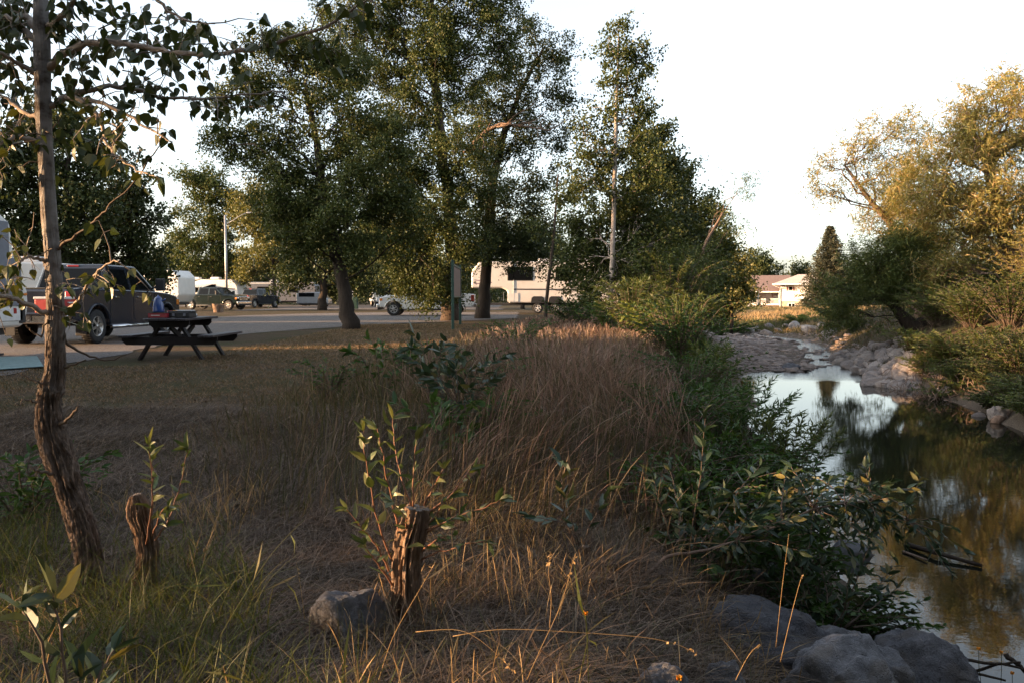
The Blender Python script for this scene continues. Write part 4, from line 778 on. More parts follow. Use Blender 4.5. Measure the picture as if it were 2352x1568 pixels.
BR = {
 'b1': ([(112, 160), (140, 128), (190, 102), (251, 95), (322, 107), (394, 124), (501, 129), (573, 115), (645, 95), (752, 61), (824, 11), (865, -15)], .019, .004, 4.2, 3.9),
 'b2': ([(112, 245), (161, 218), (251, 197), (322, 208), (376, 226), (465, 229), (537, 222), (650, 212)], .015, .003, 4.2, 4.5),
 'b3': ([(104, 62), (140, 40), (172, 4), (190, -40)], .016, .009, 4.2, 4.0), 'b4': ([(90, 102), (50, 62), (0, 29), (-60, -10)], .018, .006, 4.2, 4.3),
 'b5': ([(86, 76), (65, 40), (36, 32), (0, 38)], .02, .006, 4.2, 4.5), 'b6': ([(88, 174), (36, 143), (0, 125), (-60, 118)], .014, .004, 4.2, 4.0),
 'b7': ([(88, 275), (43, 250), (0, 218), (-50, 190)], .012, .004, 4.2, 4.4), 'b8': ([(90, 328), (43, 312), (0, 330), (-60, 360)], .014, .004, 4.2, 4.0),
 'b9': ([(150, 222), (233, 236), (304, 272), (358, 304), (396, 327)], .011, .003, 4.2, 4.0), 'b10': ([(160, 216), (215, 251), (233, 286), (240, 322), (269, 358), (304, 385), (330, 402)], .012, .003, 4.2, 3.9),
 'b12': ([(340, -40), (358, 0), (394, 32), (448, 54), (494, 55)], .008, .003, 3.6, 3.5), 'b13': ([(118, 724), (105, 718), (59, 698), (23, 684), (0, 679), (-40, 672)], .014, .008, 4.2, 3.9),
 'b14': ([(112, 604), (96, 597), (61, 587), (47, 600), (30, 640), (10, 700)], .010, .003, 4.2, 4.0), 'b15': ([(140, 716), (165, 703), (188, 680), (200, 655), (225, 630), (245, 605), (275, 598)], .009, .003, 4.2, 3.9),
}
dead = {'d1': ([(130, 575), (145, 560), (199, 526), (225, 500), (251, 473), (315, 419), (358, 344), (376, 308)], .008, .002, 4.2, 4.0), 'd2': ([(140, 745), (153, 787), (188, 809), (242, 830), (292, 814)], .009, .0025, 4.2, 4.3),
        'd3': ([(135, 845), (165, 838), (198, 825)], .007, .003, 4.2, 4.2), 'd4': ([(120, 985), (145, 969), (165, 955), (181, 930)], .011, .004, 4.2, 4.1), 'd5': ([(125, 1090), (100, 1083), (70, 1076)], .010, .003, 4.15, 4.0),
        'd6': ([(110, 735), (95, 775), (70, 760), (60, 748)], .005, .002, 4.15, 4.1), 'd7': ([(100, 880), (70, 870), (50, 855)], .006, .002, 4.15, 4.1), 'd8': ([(85, 925), (60, 915), (35, 930)], .006, .002, 4.1, 4.0)}
rs = np.random.RandomState(21); LC, LD = [], []
for k, (pts, r0, r1, y0, y1) in {**BR, **dead}.items():
    p, r = br(pts, r0, r1, y0, y1); m = MB(); pp = np.asarray(p); tt = np.linspace(0, len(pp) - 1, len(pp) * 4); cc = np.stack([np.interp(tt, range(len(pp)), pp[:, i]) for i in range(3)], 1); cc[1:-1] += rs.normal(size=(len(cc) - 2, 3)) * .004
    rr = np.interp(tt, range(len(pp)), r) * (1 + .15 * rs.rand(len(tt))); m.tube(cc, rr, 8)
    if k in BR:
        L = np.linalg.norm(np.diff(cc, axis=0), axis=1).sum(); nt_ = int(1.5 * L * {'b1': 19, 'b2': 21, 'b9': 5, 'b10': 17, 'b12': 9, 'b14': 24, 'b15': 14, 'b13': 6, 'b3': 26, 'b5': 26, 'b4': 24}.get(k, 20))
        for j in range(nt_):
            u = 0.12 + 0.86 * (j + rs.rand()) / nt_; i = int(u * (len(cc) - 1)); q = cc[i]; d = np.array([rs.normal() * .8 + (.4 if q[0] > 0 else -.4), rs.normal(), rs.normal() * .9 - .1]); d /= np.linalg.norm(d)
            ln = rs.uniform(.06, .24); tw = curve_pts(q, q + d * ln, 4, .05, .3, rs); m.tube(tw, np.linspace(.0035, .0015, 4), 5, cap=False)
            for _ in range(rs.randint(2, 6)):
                s = tw[rs.randint(1, 4)]; pd = np.array([rs.normal(), rs.normal(), rs.normal() * .6 - .5]); pd /= np.linalg.norm(pd); e = s + pd * rs.uniform(.02, .05)
                m.tube([s, e], [.0012, .0009], 3, cap=False); LC.append(e); LD.append(pd * .8 + [0, 0, -.35])
    m.build("branch", MT['bark_pale'] if k in BR else MT['twig'], root)
# extra leafy twigs at the top left
m = MB()
for _ in range(95):
    if rs.rand() < .42: a, b = rs.uniform(-60, 130), rs.uniform(-50, 420)
    elif rs.rand() < .6: a, b = rs.uniform(120, 330), rs.uniform(15, 330) * (1 - 0)
    else: a, b = rs.uniform(130, 460), rs.uniform(30, 150)
    if a > 330 and b > 200: continue
    s = P(a, b, rs.uniform(3.9, 4.8)) - RB; pd = rs.normal(size=3); pd /= np.linalg.norm(pd); e = s + pd * .13; m.tube(curve_pts(s, e, 4, .05, .3, rs), np.linspace(.004, .0015, 4), 4, cap=False)
    for j in range(rs.randint(3, 7)): LC.append(s + (e - s) * rs.rand() + rs.normal(size=3) * .03); LD.append(rs.normal(size=3) * .7 + [0, 0, -.5])
tag(m.build("leafy_twigs", MT['twig'], root), kind='stuff')
LC = np.array(LC); LD = np.array(LD); wpx = 1176 + FPX * (LC[:, 0] + RB[0]) / (LC[:, 1] + RB[1]); kp = (np.abs(wpx - 100) > 34) | (LC[:, 1] > .12) | (rs.rand(len(LC)) < .15); LC = LC[kp]; LD = LD[kp]
leaves_obj("foliage", MT['leaf_near'], [leaf_arrays(LC, .042 + .028 * rs.rand(len(LC)), 'poplar', LD, .3, .2, rs, .7)], root)

# ------------------------------------------------------------------ stumps with shoots
def shoots(stems, mat_s, tm, ls, per, Y=None, org=None, rs=rs, r0=.006, opp=2, main=False):
    """stems: list of point lists (world-root)"""
    m = MB(); C = []; D = []
    for st in stems:
        st = np.asarray(st, float); n = len(st); tt = np.linspace(0, n - 1, n * 3); c = np.stack([np.interp(tt, range(n), st[:, i]) for i in range(3)], 1); c[1:] += rs.normal(size=(len(c) - 1, 3)) * .003
        ra = r0 if (len(st) > 5 or not main) else r0 * .32
        m.tube(c, np.linspace(ra, ra * .3, len(c)), 6); L = np.linalg.norm(np.diff(c, axis=0), axis=1).sum(); k = max(3, int(L * per)); ax = c[-1] - c[-3]; ax /= np.linalg.norm(ax) + 1e-9
        for j in range(k):
            u = .25 + .75 * (j + .5 * rs.rand()) / k; q = c[int(u * (len(c) - 1))]; a = j * 2.4 + rs.rand(); o_ = np.array([math.cos(a), math.sin(a), 0]) + ax * (.5 + .9 * u); C.append(q); D.append(o_)
        for _ in range(3): C.append(c[-1]); D.append(ax + rs.normal(size=3) * .45)
    C = np.array(C); D = np.array(D)
    return m, leaf_arrays(C, ls * (.65 + .6 * rs.rand(len(C))), tm, D, .15, .7, rs, .6)
def pxs(pts, Y0, Y1, org): return [P(a, b, Y0 + (Y1 - Y0) * i / (len(pts) - 1)) - org for i, (a, b) in enumerate(pts)]
def stump(name, label, prof, Y, seed, cutmat, amp=.5, tilt=0.02):
    b = P(prof[0][0], prof[0][1], Y); root = empty(name, b); tag(root, label, "stump"); pts = [P(a, c, Y) - b for a, c, w in prof]; rad = [w / 2 * Y / FPX for a, c, w in prof]
    V, F = bark_tube(pts, np.array(rad) * .82, 420, 128, amp * .8, seed, .6); np_obj("stump_wood", V, F, MT['stump_bark'], root, smooth=True)
    top = V[-128:]; c = top.mean(0) + [0, 0, -.004]; rs2 = np.random.RandomState(seed); ring2 = c + (top - c) * .55 + [0, 0, .004] + rs2.normal(size=(128, 3)) * .003
    VV = np.concatenate([top, ring2, [c + [0, 0, -.006]]]); FF = [(i, (i + 1) % 128, 128 + (i + 1) % 128, 128 + i) for i in range(128)] + [(128 + i, 128 + (i + 1) % 128, 256, 256) for i in range(128)]
    mb = MB(); mb.add(VV, [f if f[2] != f[3] else f[:3] for f in FF]); mb.build("cut_top", cutmat, root); return root, b
MT['stump_bark'] = barkmat("weathered_stump_bark", (0.07, 0.045, 0.032), (0.36, 0.25, 0.18), 2.2, .12, 1.0)
MT['cut'] = plain("weathered_cut_wood", (0.28, 0.23, 0.19), .9, vary=.35, scale=30, bmp=.5)
root, b = stump("tree_stump", "upright weathered stump ringed with leafy shoots at the centre bottom", [(930, 1475, 110), (934, 1441, 84), (934, 1380, 70), (932, 1292, 68), (938, 1240, 72), (948, 1209, 66), (954, 1185, 62), (958, 1163, 56)], 3.8, 31, MT['cut'], .55)
rs = np.random.RandomState(33)
st = [pxs(p, 3.8, y1, b) for p, y1 in [([(905, 1290), (880, 1240), (858, 1150), (838, 1040), (835, 990)], 3.75), ([(920, 1240), (900, 1150), (880, 1060), (868, 985)], 3.7), ([(945, 1165), (920, 1080), (905, 1010), (900, 960)], 3.9),
     ([(948, 1165), (950, 1080), (955, 1010)], 3.8), ([(975, 1160), (1000, 1110), (1020, 1075)], 3.7), ([(970, 1190), (1040, 1130), (1075, 1085), (1085, 1070)], 3.9), ([(965, 1230), (1040, 1190), (1110, 1165), (1150, 1145)], 3.75),
     ([(965, 1285), (1020, 1262), (1080, 1248), (1120, 1240)], 3.65), ([(905, 1330), (870, 1260), (830, 1210), (795, 1165)], 3.7), ([(905, 1350), (865, 1290), (835, 1250)], 3.6), ([(975, 1215), (1020, 1200), (1060, 1180)], 3.6),
     ([(930, 1230), (935, 1190), (900, 1150)], 3.6), ([(960, 1270), (1000, 1240), (1040, 1225)], 3.55), ([(960, 1240), (1010, 1170), (1030, 1140)], 3.8)]]
m, lv = shoots(st, None, 'lance', .08, 24, rs=rs, r0=.0055)
m.build("shoot", MT['red_twig'], root); leaves_obj("foliage", MT['leaf_shoot'], [lv], root)
rt = MB()
for k in range(9):
    a = rs.rand() * 6.28; e = np.array([math.cos(a) * .16, math.sin(a) * .13 - .03, -.06]); rt.tube(curve_pts([math.cos(a) * .05, math.sin(a) * .05, .06], e, 6, .1, .8, rs), np.linspace(.014, .004, 6), 6)
rt.build("root", MT['stump_bark'], root)
root, b = stump("tree_stump", "leaning grey stump beside the crooked poplar, two tall shoots", [(330, 1410, 80), (330, 1374, 66), (338, 1310, 56), (342, 1262, 54), (334, 1220, 50), (322, 1180, 56), (318, 1155, 52), (312, 1134, 26)], 4.15, 37, MT['cut'], .5)
st = [pxs(p, 4.1, y1, b) for p, y1 in [([(335, 1250), (345, 1180), (350, 1110), (345, 1050), (340, 1020)], 4.0), ([(355, 1240), (385, 1200), (410, 1130), (425, 1060), (432, 1030)], 4.1), ([(340, 1240), (352, 1150), (348, 1070), (352, 1040)], 4.1), ([(350, 1230), (370, 1180), (385, 1160)], 4.0)]]
m, lv = shoots(st, None, 'lance', .08, 20, rs=rs, r0=.005); m.build("shoot", MT['red_twig'], root); leaves_obj("foliage", MT['leaf_shoot'], [lv], root)
root, b = stump("tree_stump", "thin dark stump with a green sucker in the tall grass right of the centre stump", [(1343, 1320, 28), (1343, 1290, 24), (1345, 1252, 22)], 4.6, 39, MT['cut'], .3)
st = [pxs(p, 4.6, 4.6, b) for p in [[(1320, 1260), (1295, 1180), (1290, 1110), (1285, 1060)], [(1340, 1255), (1355, 1200), (1385, 1160), (1395, 1130)], [(1325, 1250), (1300, 1200), (1250, 1190), (1215, 1180)], [(1330, 1250), (1310, 1190), (1300, 1140)]]]
m, lv = shoots(st, None, 'lance', .10, 14, rs=rs, r0=.005); m.build("shoot", MT['twig'], root); leaves_obj("foliage", MT['leaf_blue'], [lv], root)

# leafy suckers and shrubs
def plant(name, label, base, stems, tm, ls, per, leafm, stemm='twig', cat="plant", group=None, r0=.006, seed=0, rsd=None):
    r_ = np.random.RandomState(seed); root = empty(name, base); tag(root, label, cat, group)
    m, lv = shoots(stems, None, tm, ls, per, rs=r_, r0=r0, main=name == 'poplar_bough'); m.build("stem", MT[stemm], root); leaves_obj("foliage", MT[leafm], [lv], root); return root
def bush_stems(n, h, spread, rs, arch=.25):
    out = []
    for _ in range(n):
        a = rs.rand() * 6.28; s = spread * rs.rand() ** .6; hh = h * rs.uniform(.55, 1.05); d = np.array([math.cos(a) * s, math.sin(a) * s, 0])
        out.append([d * .12 * rs.rand() + [0, 0, -.05], d * .45 + [0, 0, hh * .5], d * .8 + [0, 0, hh * (.85)], d * (1 + arch) + [0, 0, hh * (1 - arch * .2)]])
    return out
def bush(name, label, px, py, Y, h, spread, n, tm, ls, per, leafm, seed, cat="shrub", group=None, r0=.008, z=None, stemm='twig', arch=.25):
    q = P(px, py, Y); b = np.array([q[0], q[1], hz(q[0], q[1]) if z is None else z]); r_ = np.random.RandomState(seed)
    return plant(name, label, b, bush_stems(n, h, spread, r_, arch), tm, ls, per, leafm, stemm, cat, group, r0, seed)
bush("poplar_sucker", "tall leafy sucker rising above the grass in front of the sign", 1000, 950, 8.2, 1.15, .35, 7, 'lance', .15, 11, 'leaf_blue', 1, "sapling")
bush("poplar_sucker", "spreading leafy sucker in the middle of the tall grass", 1060, 960, 7.6, .75, .5, 12, 'lance', .13, 13, 'leaf_blue', 2, "sapling")
bush("poplar_sucker", "short leafy sucker at the lawn edge left of the tall one", 880, 900, 9.2, .8, .35, 7, 'lance', .13, 12, 'leaf_green', 3, "sapling")
bush("poplar_sucker", "dim green sucker hidden in tall grass below the spreading one", 1010, 1060, 6.6, .5, .35, 8, 'lance', .12, 13, 'leaf_green', 4, "sapling")
bush("leafy_weed", "large leaved weed at the bottom left corner", 165, 1560, 2.3, .72, .16, 4, 'lance', .115, 13, 'leaf_blue', 5, "plant")
for i, (px, py, Y, h, sp, n, lb) in enumerate([(1190, 815, 15, .75, .7, 40, "blue green weed patch at the crest of the grass mound"), (950, 880, 10.5, .6, .6, 34, "leafy weed patch where the lawn meets the tall grass"), (1080, 900, 9.5, .55, .6, 34, "leafy weed patch beside the spreading sucker"), (1120, 1010, 7.2, .45, .4, 26, "leafy weed patch low in the middle of the mound"), (760, 940, 9.0, .5, .4, 20, "small leafy weed at the left end of the tall grass")]):
    bush("leafy_weed", lb, px, py, Y, h, sp, n, 'lance', .06, 24, 'leaf_green', 500 + i, "plant")
bush("leafy_weed", "curled bright green leaf sprig at the bottom edge before the blocky boulder", 1785, 1560, 2.4, .47, .07, 2, 'lance', .09, 8, 'leaf_shoot', 7, "plant")
bush("leafy_weed", "dark leafy weed clump behind the crooked trunk", 60, 1220, 5.2, .5, .5, 26, 'lance', .07, 26, 'leaf_green', 6, "plant")
bush("leafy_weed", "small dark weed right of the crooked trunk base", 150, 1160, 5.6, .3, .35, 18, 'lance', .05, 26, 'leaf_green', 61, "plant")
# bough reaching over the water
def wp(pts, Y0, Y1): return [P(a, b, Y0 + (Y1 - Y0) * i / (len(pts) - 1)) for i, (a, b) in enumerate(pts)]
base = P(1469, 1316, 4.5); rs = np.random.RandomState(44)
main = wp([(1469, 1330), (1531, 1275), (1618, 1263), (1693, 1242), (1792, 1205), (1870, 1165), (1940, 1155), (2000, 1150), (2082, 1192)], 4.5, 5.6)
st = [[q - base for q in main]]
for i in range(80):
    k = rs.randint(3, 9); s = main[k]; e = s + np.array([rs.uniform(-.15, .35), rs.uniform(-.4, .5), rs.uniform(-.30, .28)]); st.append([s - base, (s + e) / 2 - base + [0, 0, .03], e - base])
plant("poplar_bough", "long low poplar bough stretching right over the water", base, st, 'lance', .085, 26, 'leaf_blue', 'willow_bark', "bough", None, .011, 45)
base = P(1575, 1330, 5.0)
st = [[q - base for q in wp(p, 5.0, y)] for p, y in [([(1580, 1330), (1590, 1200), (1610, 1080), (1620, 960)], 5.2), ([(1580, 1330), (1620, 1230), (1700, 1120), (1745, 1070)], 5.4), ([(1575, 1320), (1540, 1240), (1510, 1140), (1500, 1090)], 5.2), ([(1600, 1330), (1660, 1250), (1720, 1180), (1760, 1150)], 5.1),
     ([(1590, 1330), (1560, 1230), (1560, 1150)], 5.3), ([(1600, 1320), (1650, 1200), (1655, 1120)], 5.5), ([(1580, 1320), (1600, 1230), (1640, 1170)], 4.8), ([(1590, 1300), (1560, 1180), (1540, 1080)], 5.6)]]
plant("poplar_sapling", "bushy poplar sapling with big bluish leaves above the tilted slab", base, st, 'lance', .10, 26, 'leaf_blue', 'twig', "sapling", None, .007, 46)
base = P(1890, 1480, 5.0)
st = [[q - base for q in wp(p, 5.0, y)] for p, y in [([(1930, 1440), (1960, 1350), (1990, 1270), (2010, 1220)], 5.2), ([(1880, 1470), (1850, 1380), (1840, 1300)], 5.1), ([(1870, 1450), (1800, 1370), (1760, 1310)], 5.0), ([(1900, 1450), (1900, 1360), (1880, 1270)], 5.4), ([(1940, 1440), (2010, 1390), (2060, 1350)], 5.2),
     ([(1960, 1440), (2040, 1430), (2090, 1400)], 5.3), ([(1840, 1460), (1790, 1420), (1760, 1390)], 4.9), ([(1900, 1460), (1940, 1400), (1950, 1330)], 4.9), ([(1860, 1450), (1830, 1350), (1810, 1260)], 5.3), ([(1930, 1450), (2000, 1370), (2050, 1300)], 5.5)]]
plant("poplar_sapling", "leafy sapling growing between the boulders at the waterline", base, st, 'lance', .09, 34, 'leaf_blue', 'twig', "sapling", None, .007, 47)
bush("poplar_sapling", "low leafy sapling at the left foot of the tilted slab", 1660, 1400, 5.2, .55, .45, 16, 'lance', .10, 18, 'leaf_green', 48, "sapling")
# creekside shrubs
for i, (px, py, Y, h, sp, n, lb) in enumerate([(1600, 1260, 6.0, .6, .6, 60, "leafy green shrub at the foot of the upright poplar shoot"), (1700, 1330, 5.7, .55, .5, 55, "leafy green shrub under the long bough"), (1820, 1330, 5.9, .5, .5, 50, "leafy green shrub between the bough and the slab"), (1560, 1080, 8.6, .6, .7, 60, "leafy green shrub beside the reddish grass edge"),
      (1620, 1010, 10.8, .9, .9, 70, "green shrub on the slope under the dark bushes"), (1580, 940, 13, 1.0, 1.0, 70, "green shrub upslope of the pool edge willow"), (1740, 1120, 8.2, .7, .7, 60, "green shrub between the two willow shrubs"), (1960, 1440, 5.5, .35, .45, 60, "grassy green tuft between the boulders and the water"), (1880, 1400, 5.3, .4, .45, 50, "low leafy shrub right above the slab boulder")]):
    bush("green_shrub", lb, px, py, Y, h, sp, n, 'lance', .06, 40, 'leaf_green', 400 + i)
bush("willow_shrub", "feathery narrow leaved willow shrub standing against the bright water", 1800, 1120, 8.6, 1.25, .62, 60, 'willow', .095, 60, 'leaf_willow_dark', 49, r0=.006, arch=.1)
bush("willow_shrub", "narrow leaved willow shrub left of the feathery one", 1690, 1060, 9.8, 1.15, .75, 60, 'willow', .10, 60, 'leaf_green', 50, r0=.006, arch=.1)
bush("willow_shrub", "willow shrub at the pool edge below the dark bushes", 1635, 960, 14, 1.1, .55, 40, 'willow', .14, 34, 'leaf_willow_dark', 51, r0=.006, arch=.1)
bush("green_shrub", "bright green leafy shrub spilling down toward the water", 1760, 1230, 6.9, .62, .75, 60, 'lance', .07, 34, 'leaf_green', 52)
bush("green_shrub", "bright green shrub behind the big bluish leaves", 1640, 1150, 7.6, .6, .7, 55, 'lance', .07, 34, 'leaf_green', 53)
bush("green_shrub", "low green shrub nearest the open water", 1830, 1190, 7.4, .5, .55, 45, 'lance', .065, 36, 'leaf_green', 54)
bush("yellow_shrub", "small sunlit yellow green shrub beside the poplar base", 1490, 820, 21, 1.0, .8, 40, 'lance', .13, 22, 'leaf_yellow', 55)
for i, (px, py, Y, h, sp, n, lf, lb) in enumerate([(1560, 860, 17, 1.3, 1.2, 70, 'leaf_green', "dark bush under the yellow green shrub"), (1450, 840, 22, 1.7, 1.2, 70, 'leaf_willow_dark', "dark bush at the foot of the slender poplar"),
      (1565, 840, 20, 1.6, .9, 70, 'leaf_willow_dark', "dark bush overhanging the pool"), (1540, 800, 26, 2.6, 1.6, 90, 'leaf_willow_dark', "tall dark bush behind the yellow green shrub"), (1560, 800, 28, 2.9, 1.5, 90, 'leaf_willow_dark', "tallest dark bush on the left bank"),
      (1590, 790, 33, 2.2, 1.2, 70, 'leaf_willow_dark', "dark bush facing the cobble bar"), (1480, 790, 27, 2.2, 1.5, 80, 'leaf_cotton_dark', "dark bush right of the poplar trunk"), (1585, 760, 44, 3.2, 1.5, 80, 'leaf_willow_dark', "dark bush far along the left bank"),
      (1625, 900, 17, .9, .55, 40, 'leaf_green', "green willow tuft at the head of the pool"), (1400, 770, 25, 1.0, .9, 40, 'leaf_green', "green shrub in the grass at the poplar base"), (1320, 742, 30, 1.1, 1.2, 50, 'leaf_green', "green shrub below the white trailer wheels")]):
    bush("bank_bush", lb, px, py, Y, h, sp, n, 'willow' if 'willow' in lf else 'lance', .085 + .003 * Y if 'willow' in lf else .05 + .0016 * Y, 44, lf, 60 + i, r0=.012)
bush("silver_shrub", "pale yellow silver shrub catching the sun at the bend", 1648, 735, 62, 3.6, 2.3, 90, 'willow', .42, 16, 'leaf_yellow', 80, r0=.03)
bush("bend_bush", "dark bush below the pale shrub at the bend", 1668, 752, 58, 1.6, 1.8, 60, 'willow', .34, 16, 'leaf_green', 81, r0=.02)
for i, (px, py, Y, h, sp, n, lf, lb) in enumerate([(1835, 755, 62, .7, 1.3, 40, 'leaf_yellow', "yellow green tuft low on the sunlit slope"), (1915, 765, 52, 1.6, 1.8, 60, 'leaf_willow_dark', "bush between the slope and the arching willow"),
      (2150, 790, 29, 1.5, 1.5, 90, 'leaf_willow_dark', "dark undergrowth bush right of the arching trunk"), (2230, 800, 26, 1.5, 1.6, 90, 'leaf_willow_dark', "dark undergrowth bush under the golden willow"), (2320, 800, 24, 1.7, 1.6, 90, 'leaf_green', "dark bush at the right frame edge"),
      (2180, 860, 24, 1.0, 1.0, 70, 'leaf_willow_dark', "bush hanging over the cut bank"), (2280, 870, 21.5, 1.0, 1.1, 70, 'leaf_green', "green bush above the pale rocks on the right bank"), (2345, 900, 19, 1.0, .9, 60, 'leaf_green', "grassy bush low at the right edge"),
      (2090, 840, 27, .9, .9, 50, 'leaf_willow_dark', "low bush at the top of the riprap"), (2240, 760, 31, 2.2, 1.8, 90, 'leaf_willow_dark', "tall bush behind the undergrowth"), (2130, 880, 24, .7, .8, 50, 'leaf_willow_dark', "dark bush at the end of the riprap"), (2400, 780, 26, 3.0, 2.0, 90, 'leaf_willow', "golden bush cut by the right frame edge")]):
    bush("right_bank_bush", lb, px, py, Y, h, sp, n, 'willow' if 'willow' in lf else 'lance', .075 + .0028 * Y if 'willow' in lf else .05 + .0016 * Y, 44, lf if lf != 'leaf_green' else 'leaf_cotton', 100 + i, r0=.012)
rs = np.random.RandomState(17)
for i in range(26):
    px = rs.uniform(2120, 2400); t = (px - 2120) / 280; py = rs.uniform(815 + 0 * t, 905 + 75 * t); q = GT(px, py)
    bush("right_bank_weed", "leafy weed clump on the shaded slope of the right bank", px, py, q[1], rs.uniform(.3, .7), rs.uniform(.5, .9), 44, 'lance', .075, 34, ['leaf_willow_dark', 'leaf_cotton_dark', 'leaf_willow_dark'][i % 3], 300 + i, group="weeds on the right bank slope")
# roots hanging from the cut bank
m = MB(); rs = np.random.RandomState(3)
for _ in range(170):
    a = rs.uniform(2040, 2230); b_ = rs.uniform(850, 930); q = GT(a, b_); m.tube(curve_pts(q + [0, 0, rs.uniform(.1, .4)], q + [rs.uniform(-.6, .3), rs.uniform(-.5, 0), rs.uniform(-.25, .1)], 5, .1, .6, rs), np.linspace(.012, .004, 5), 4)
o = m.build("exposed_roots", MT['willow_bark']); tag(o, "tangle of dry roots and twigs on the cut bank", "roots", kind="stuff")
# arching stalks and flowers in the foreground
def stalk(name, label, pts, r, mat, head=0, Y0=3, Y1=3, cat="grass stalk", hm=None, leafy=0):
    pw = wp(pts, Y0, Y1); b = pw[0]; root = empty(name, b); tag(root, label, cat); m = MB(); c = np.array(pw) - b; tt = np.linspace(0, len(c) - 1, len(c) * 4)
    cc = np.stack([np.interp(tt, range(len(c)), c[:, i]) for i in range(3)], 1)
    for _ in range(5): cc[1:-1] = (cc[:-2] + 2 * cc[1:-1] + cc[2:]) / 4
    m.tube(cc, np.linspace(r, r * .4, len(cc)), 5)
    m.build("stem", MT[mat], root); r_ = np.random.RandomState(int(pts[0][0]))
    if leafy:
        k = r_.randint(1, len(cc) - 1, leafy); leaves_obj("foliage", MT[mat], [leaf_arrays(cc[k], .12 + .08 * r_.rand(leafy), 'blade', None, .0, .3, r_)], root)
    if head:
        k = r_.randint(int(len(cc) * .72), len(cc), head); leaves_obj("seed_head", MT[hm or mat], [leaf_arrays(cc[k], .011 + .005 * r_.rand(head), 'quad', None, .1, .3, r_)], root)
    return root
S = [("long green grass stalk arching beside the left stump", [(455, 1560), (500, 1470), (540, 1400), (620, 1270), (700, 1190)], 2.6, 'grass_green', 0, 5), ("bent green grass leaf crossing the long arching stalk", [(420, 1560), (470, 1400), (540, 1330), (600, 1300), (665, 1340)], 2.7, 'grass_green', 0, 3),
     ("branching pale stalk right of the centre stump", [(1210, 1560), (1250, 1470), (1290, 1390), (1310, 1310), (1322, 1270)], 2.9, 'grass_gold', 30, 0), ("second branching pale stalk forking toward the left", [(1262, 1440), (1268, 1370), (1258, 1310), (1264, 1265)], 2.9, 'grass_gold', 30, 0),
     ("tallest orange stalk crossing the tilted slab", [(1792, 1520), (1820, 1400), (1840, 1325), (1846, 1318)], 3.4, 'grass_gold', 6, 0), ("thin upright stalk left of the tallest orange one", [(1782, 1485), (1796, 1350), (1812, 1225)], 3.5, 'grass_gold', 4, 0),
     ("long straw stalk arching across the bottom centre", [(1040, 1460), (1150, 1440), (1300, 1450), (1480, 1460), (1560, 1478), (1600, 1500)], 2.9, 'grass_gold', 30, 0), ("dry stalk bent low in front of the centre stump", [(955, 1450), (1060, 1440), (1120, 1480), (1180, 1540)], 2.9, 'grass_gold', 30, 0),
     ("short dry stalk pair at the left of the buried boulder", [(700, 1420), (690, 1340), (680, 1290)], 3.4, 'grass_gold', 10, 1), ("green stalk in front of the buried boulder", [(790, 1560), (780, 1480), (775, 1390)], 2.9, 'grass_green', 0, 4),
     ("dry stalk leaning right beside the centre stump", [(870, 1560), (900, 1460), (960, 1360), (1000, 1290)], 3.0, 'grass_gold', 10, 1), ("dry stalk at the far bottom left of the slab", [(1690, 1560), (1720, 1500), (1745, 1478)], 2.9, 'grass_gold', 8, 1), ("green stem with a closed yellow flower", [(1352, 1568), (1350, 1490), (1346, 1430), (1345, 1418)], 2.9, 'grass_green', 0, 3)]
for lb, pts, Y, mt_, hd, lf in S: stalk("grass_stalk", lb, pts, .0015, mt_, hd // 2, Y, Y - .05, leafy=lf)
MT['petal'] = plain("yellow_orange_petal", (0.75, 0.33, 0.03), .6); MT['fluff'] = plain("pale_seed_fluff", (0.5, 0.42, 0.36), .9)
for i, (a, b_, Y, lb) in enumerate([(1345, 1412, 2.9, "closed yellow flower in front of the thin dark stump"), (2248, 1492, 4.6, "orange flower leftmost above the black sticks"), (2300, 1500, 4.6, "small yellow flower by the right frame edge"), (2325, 1548, 4.4, "orange flower lowest at the right corner"), (1560, 1562, 2.6, "orange flower cut by the bottom edge")]):
    q = P(a, b_, Y); root = empty("wild_flower", q); tag(root, lb, "flower", "orange wild flowers"); r_ = np.random.RandomState(i); an = r_.rand(14) * 6.28
    leaves_obj("petals", MT['petal'], [leaf_arrays(np.zeros((14, 3)), .02, 'quad', np.stack([np.cos(an) * .6, np.sin(an) * .6, np.ones(14)], 1), 0, .2, r_, .2)], root)
    m = MB(); m.tube([(0, 0, 0), (.01, .01, -.1), (r_.uniform(-.05, .05), .02, -.32)], .0018, 5); m.build("stem", MT['grass_green'], root)
for i, (a, b_, Y, lb) in enumerate([(1327, 876, 11, "round seed clock highest in the reddish grass"), (1357, 840, 15, "round seed clock beside the poplar base"), (1300, 843, 13, "round seed clock left of the poplar base"), (1370, 884, 11.5, "round seed clock in the middle of the reddish grass")]):
    q = P(a, b_, Y); r_ = np.random.RandomState(i); root = empty("seed_clock", q); tag(root, lb, "seed head", "round seed clocks"); d = r_.normal(size=(160, 3)); d /= np.linalg.norm(d, axis=1)[:, None]
    leaves_obj("fluff", MT['fluff'], [leaf_arrays(d * .028, .012, 'quad', d, 0, 0, r_, .4)], root); m = MB(); m.tube([(0, 0, 0), (0, .02, -.4)], .003, 5); m.build("stem", MT['grass_dry'], root)
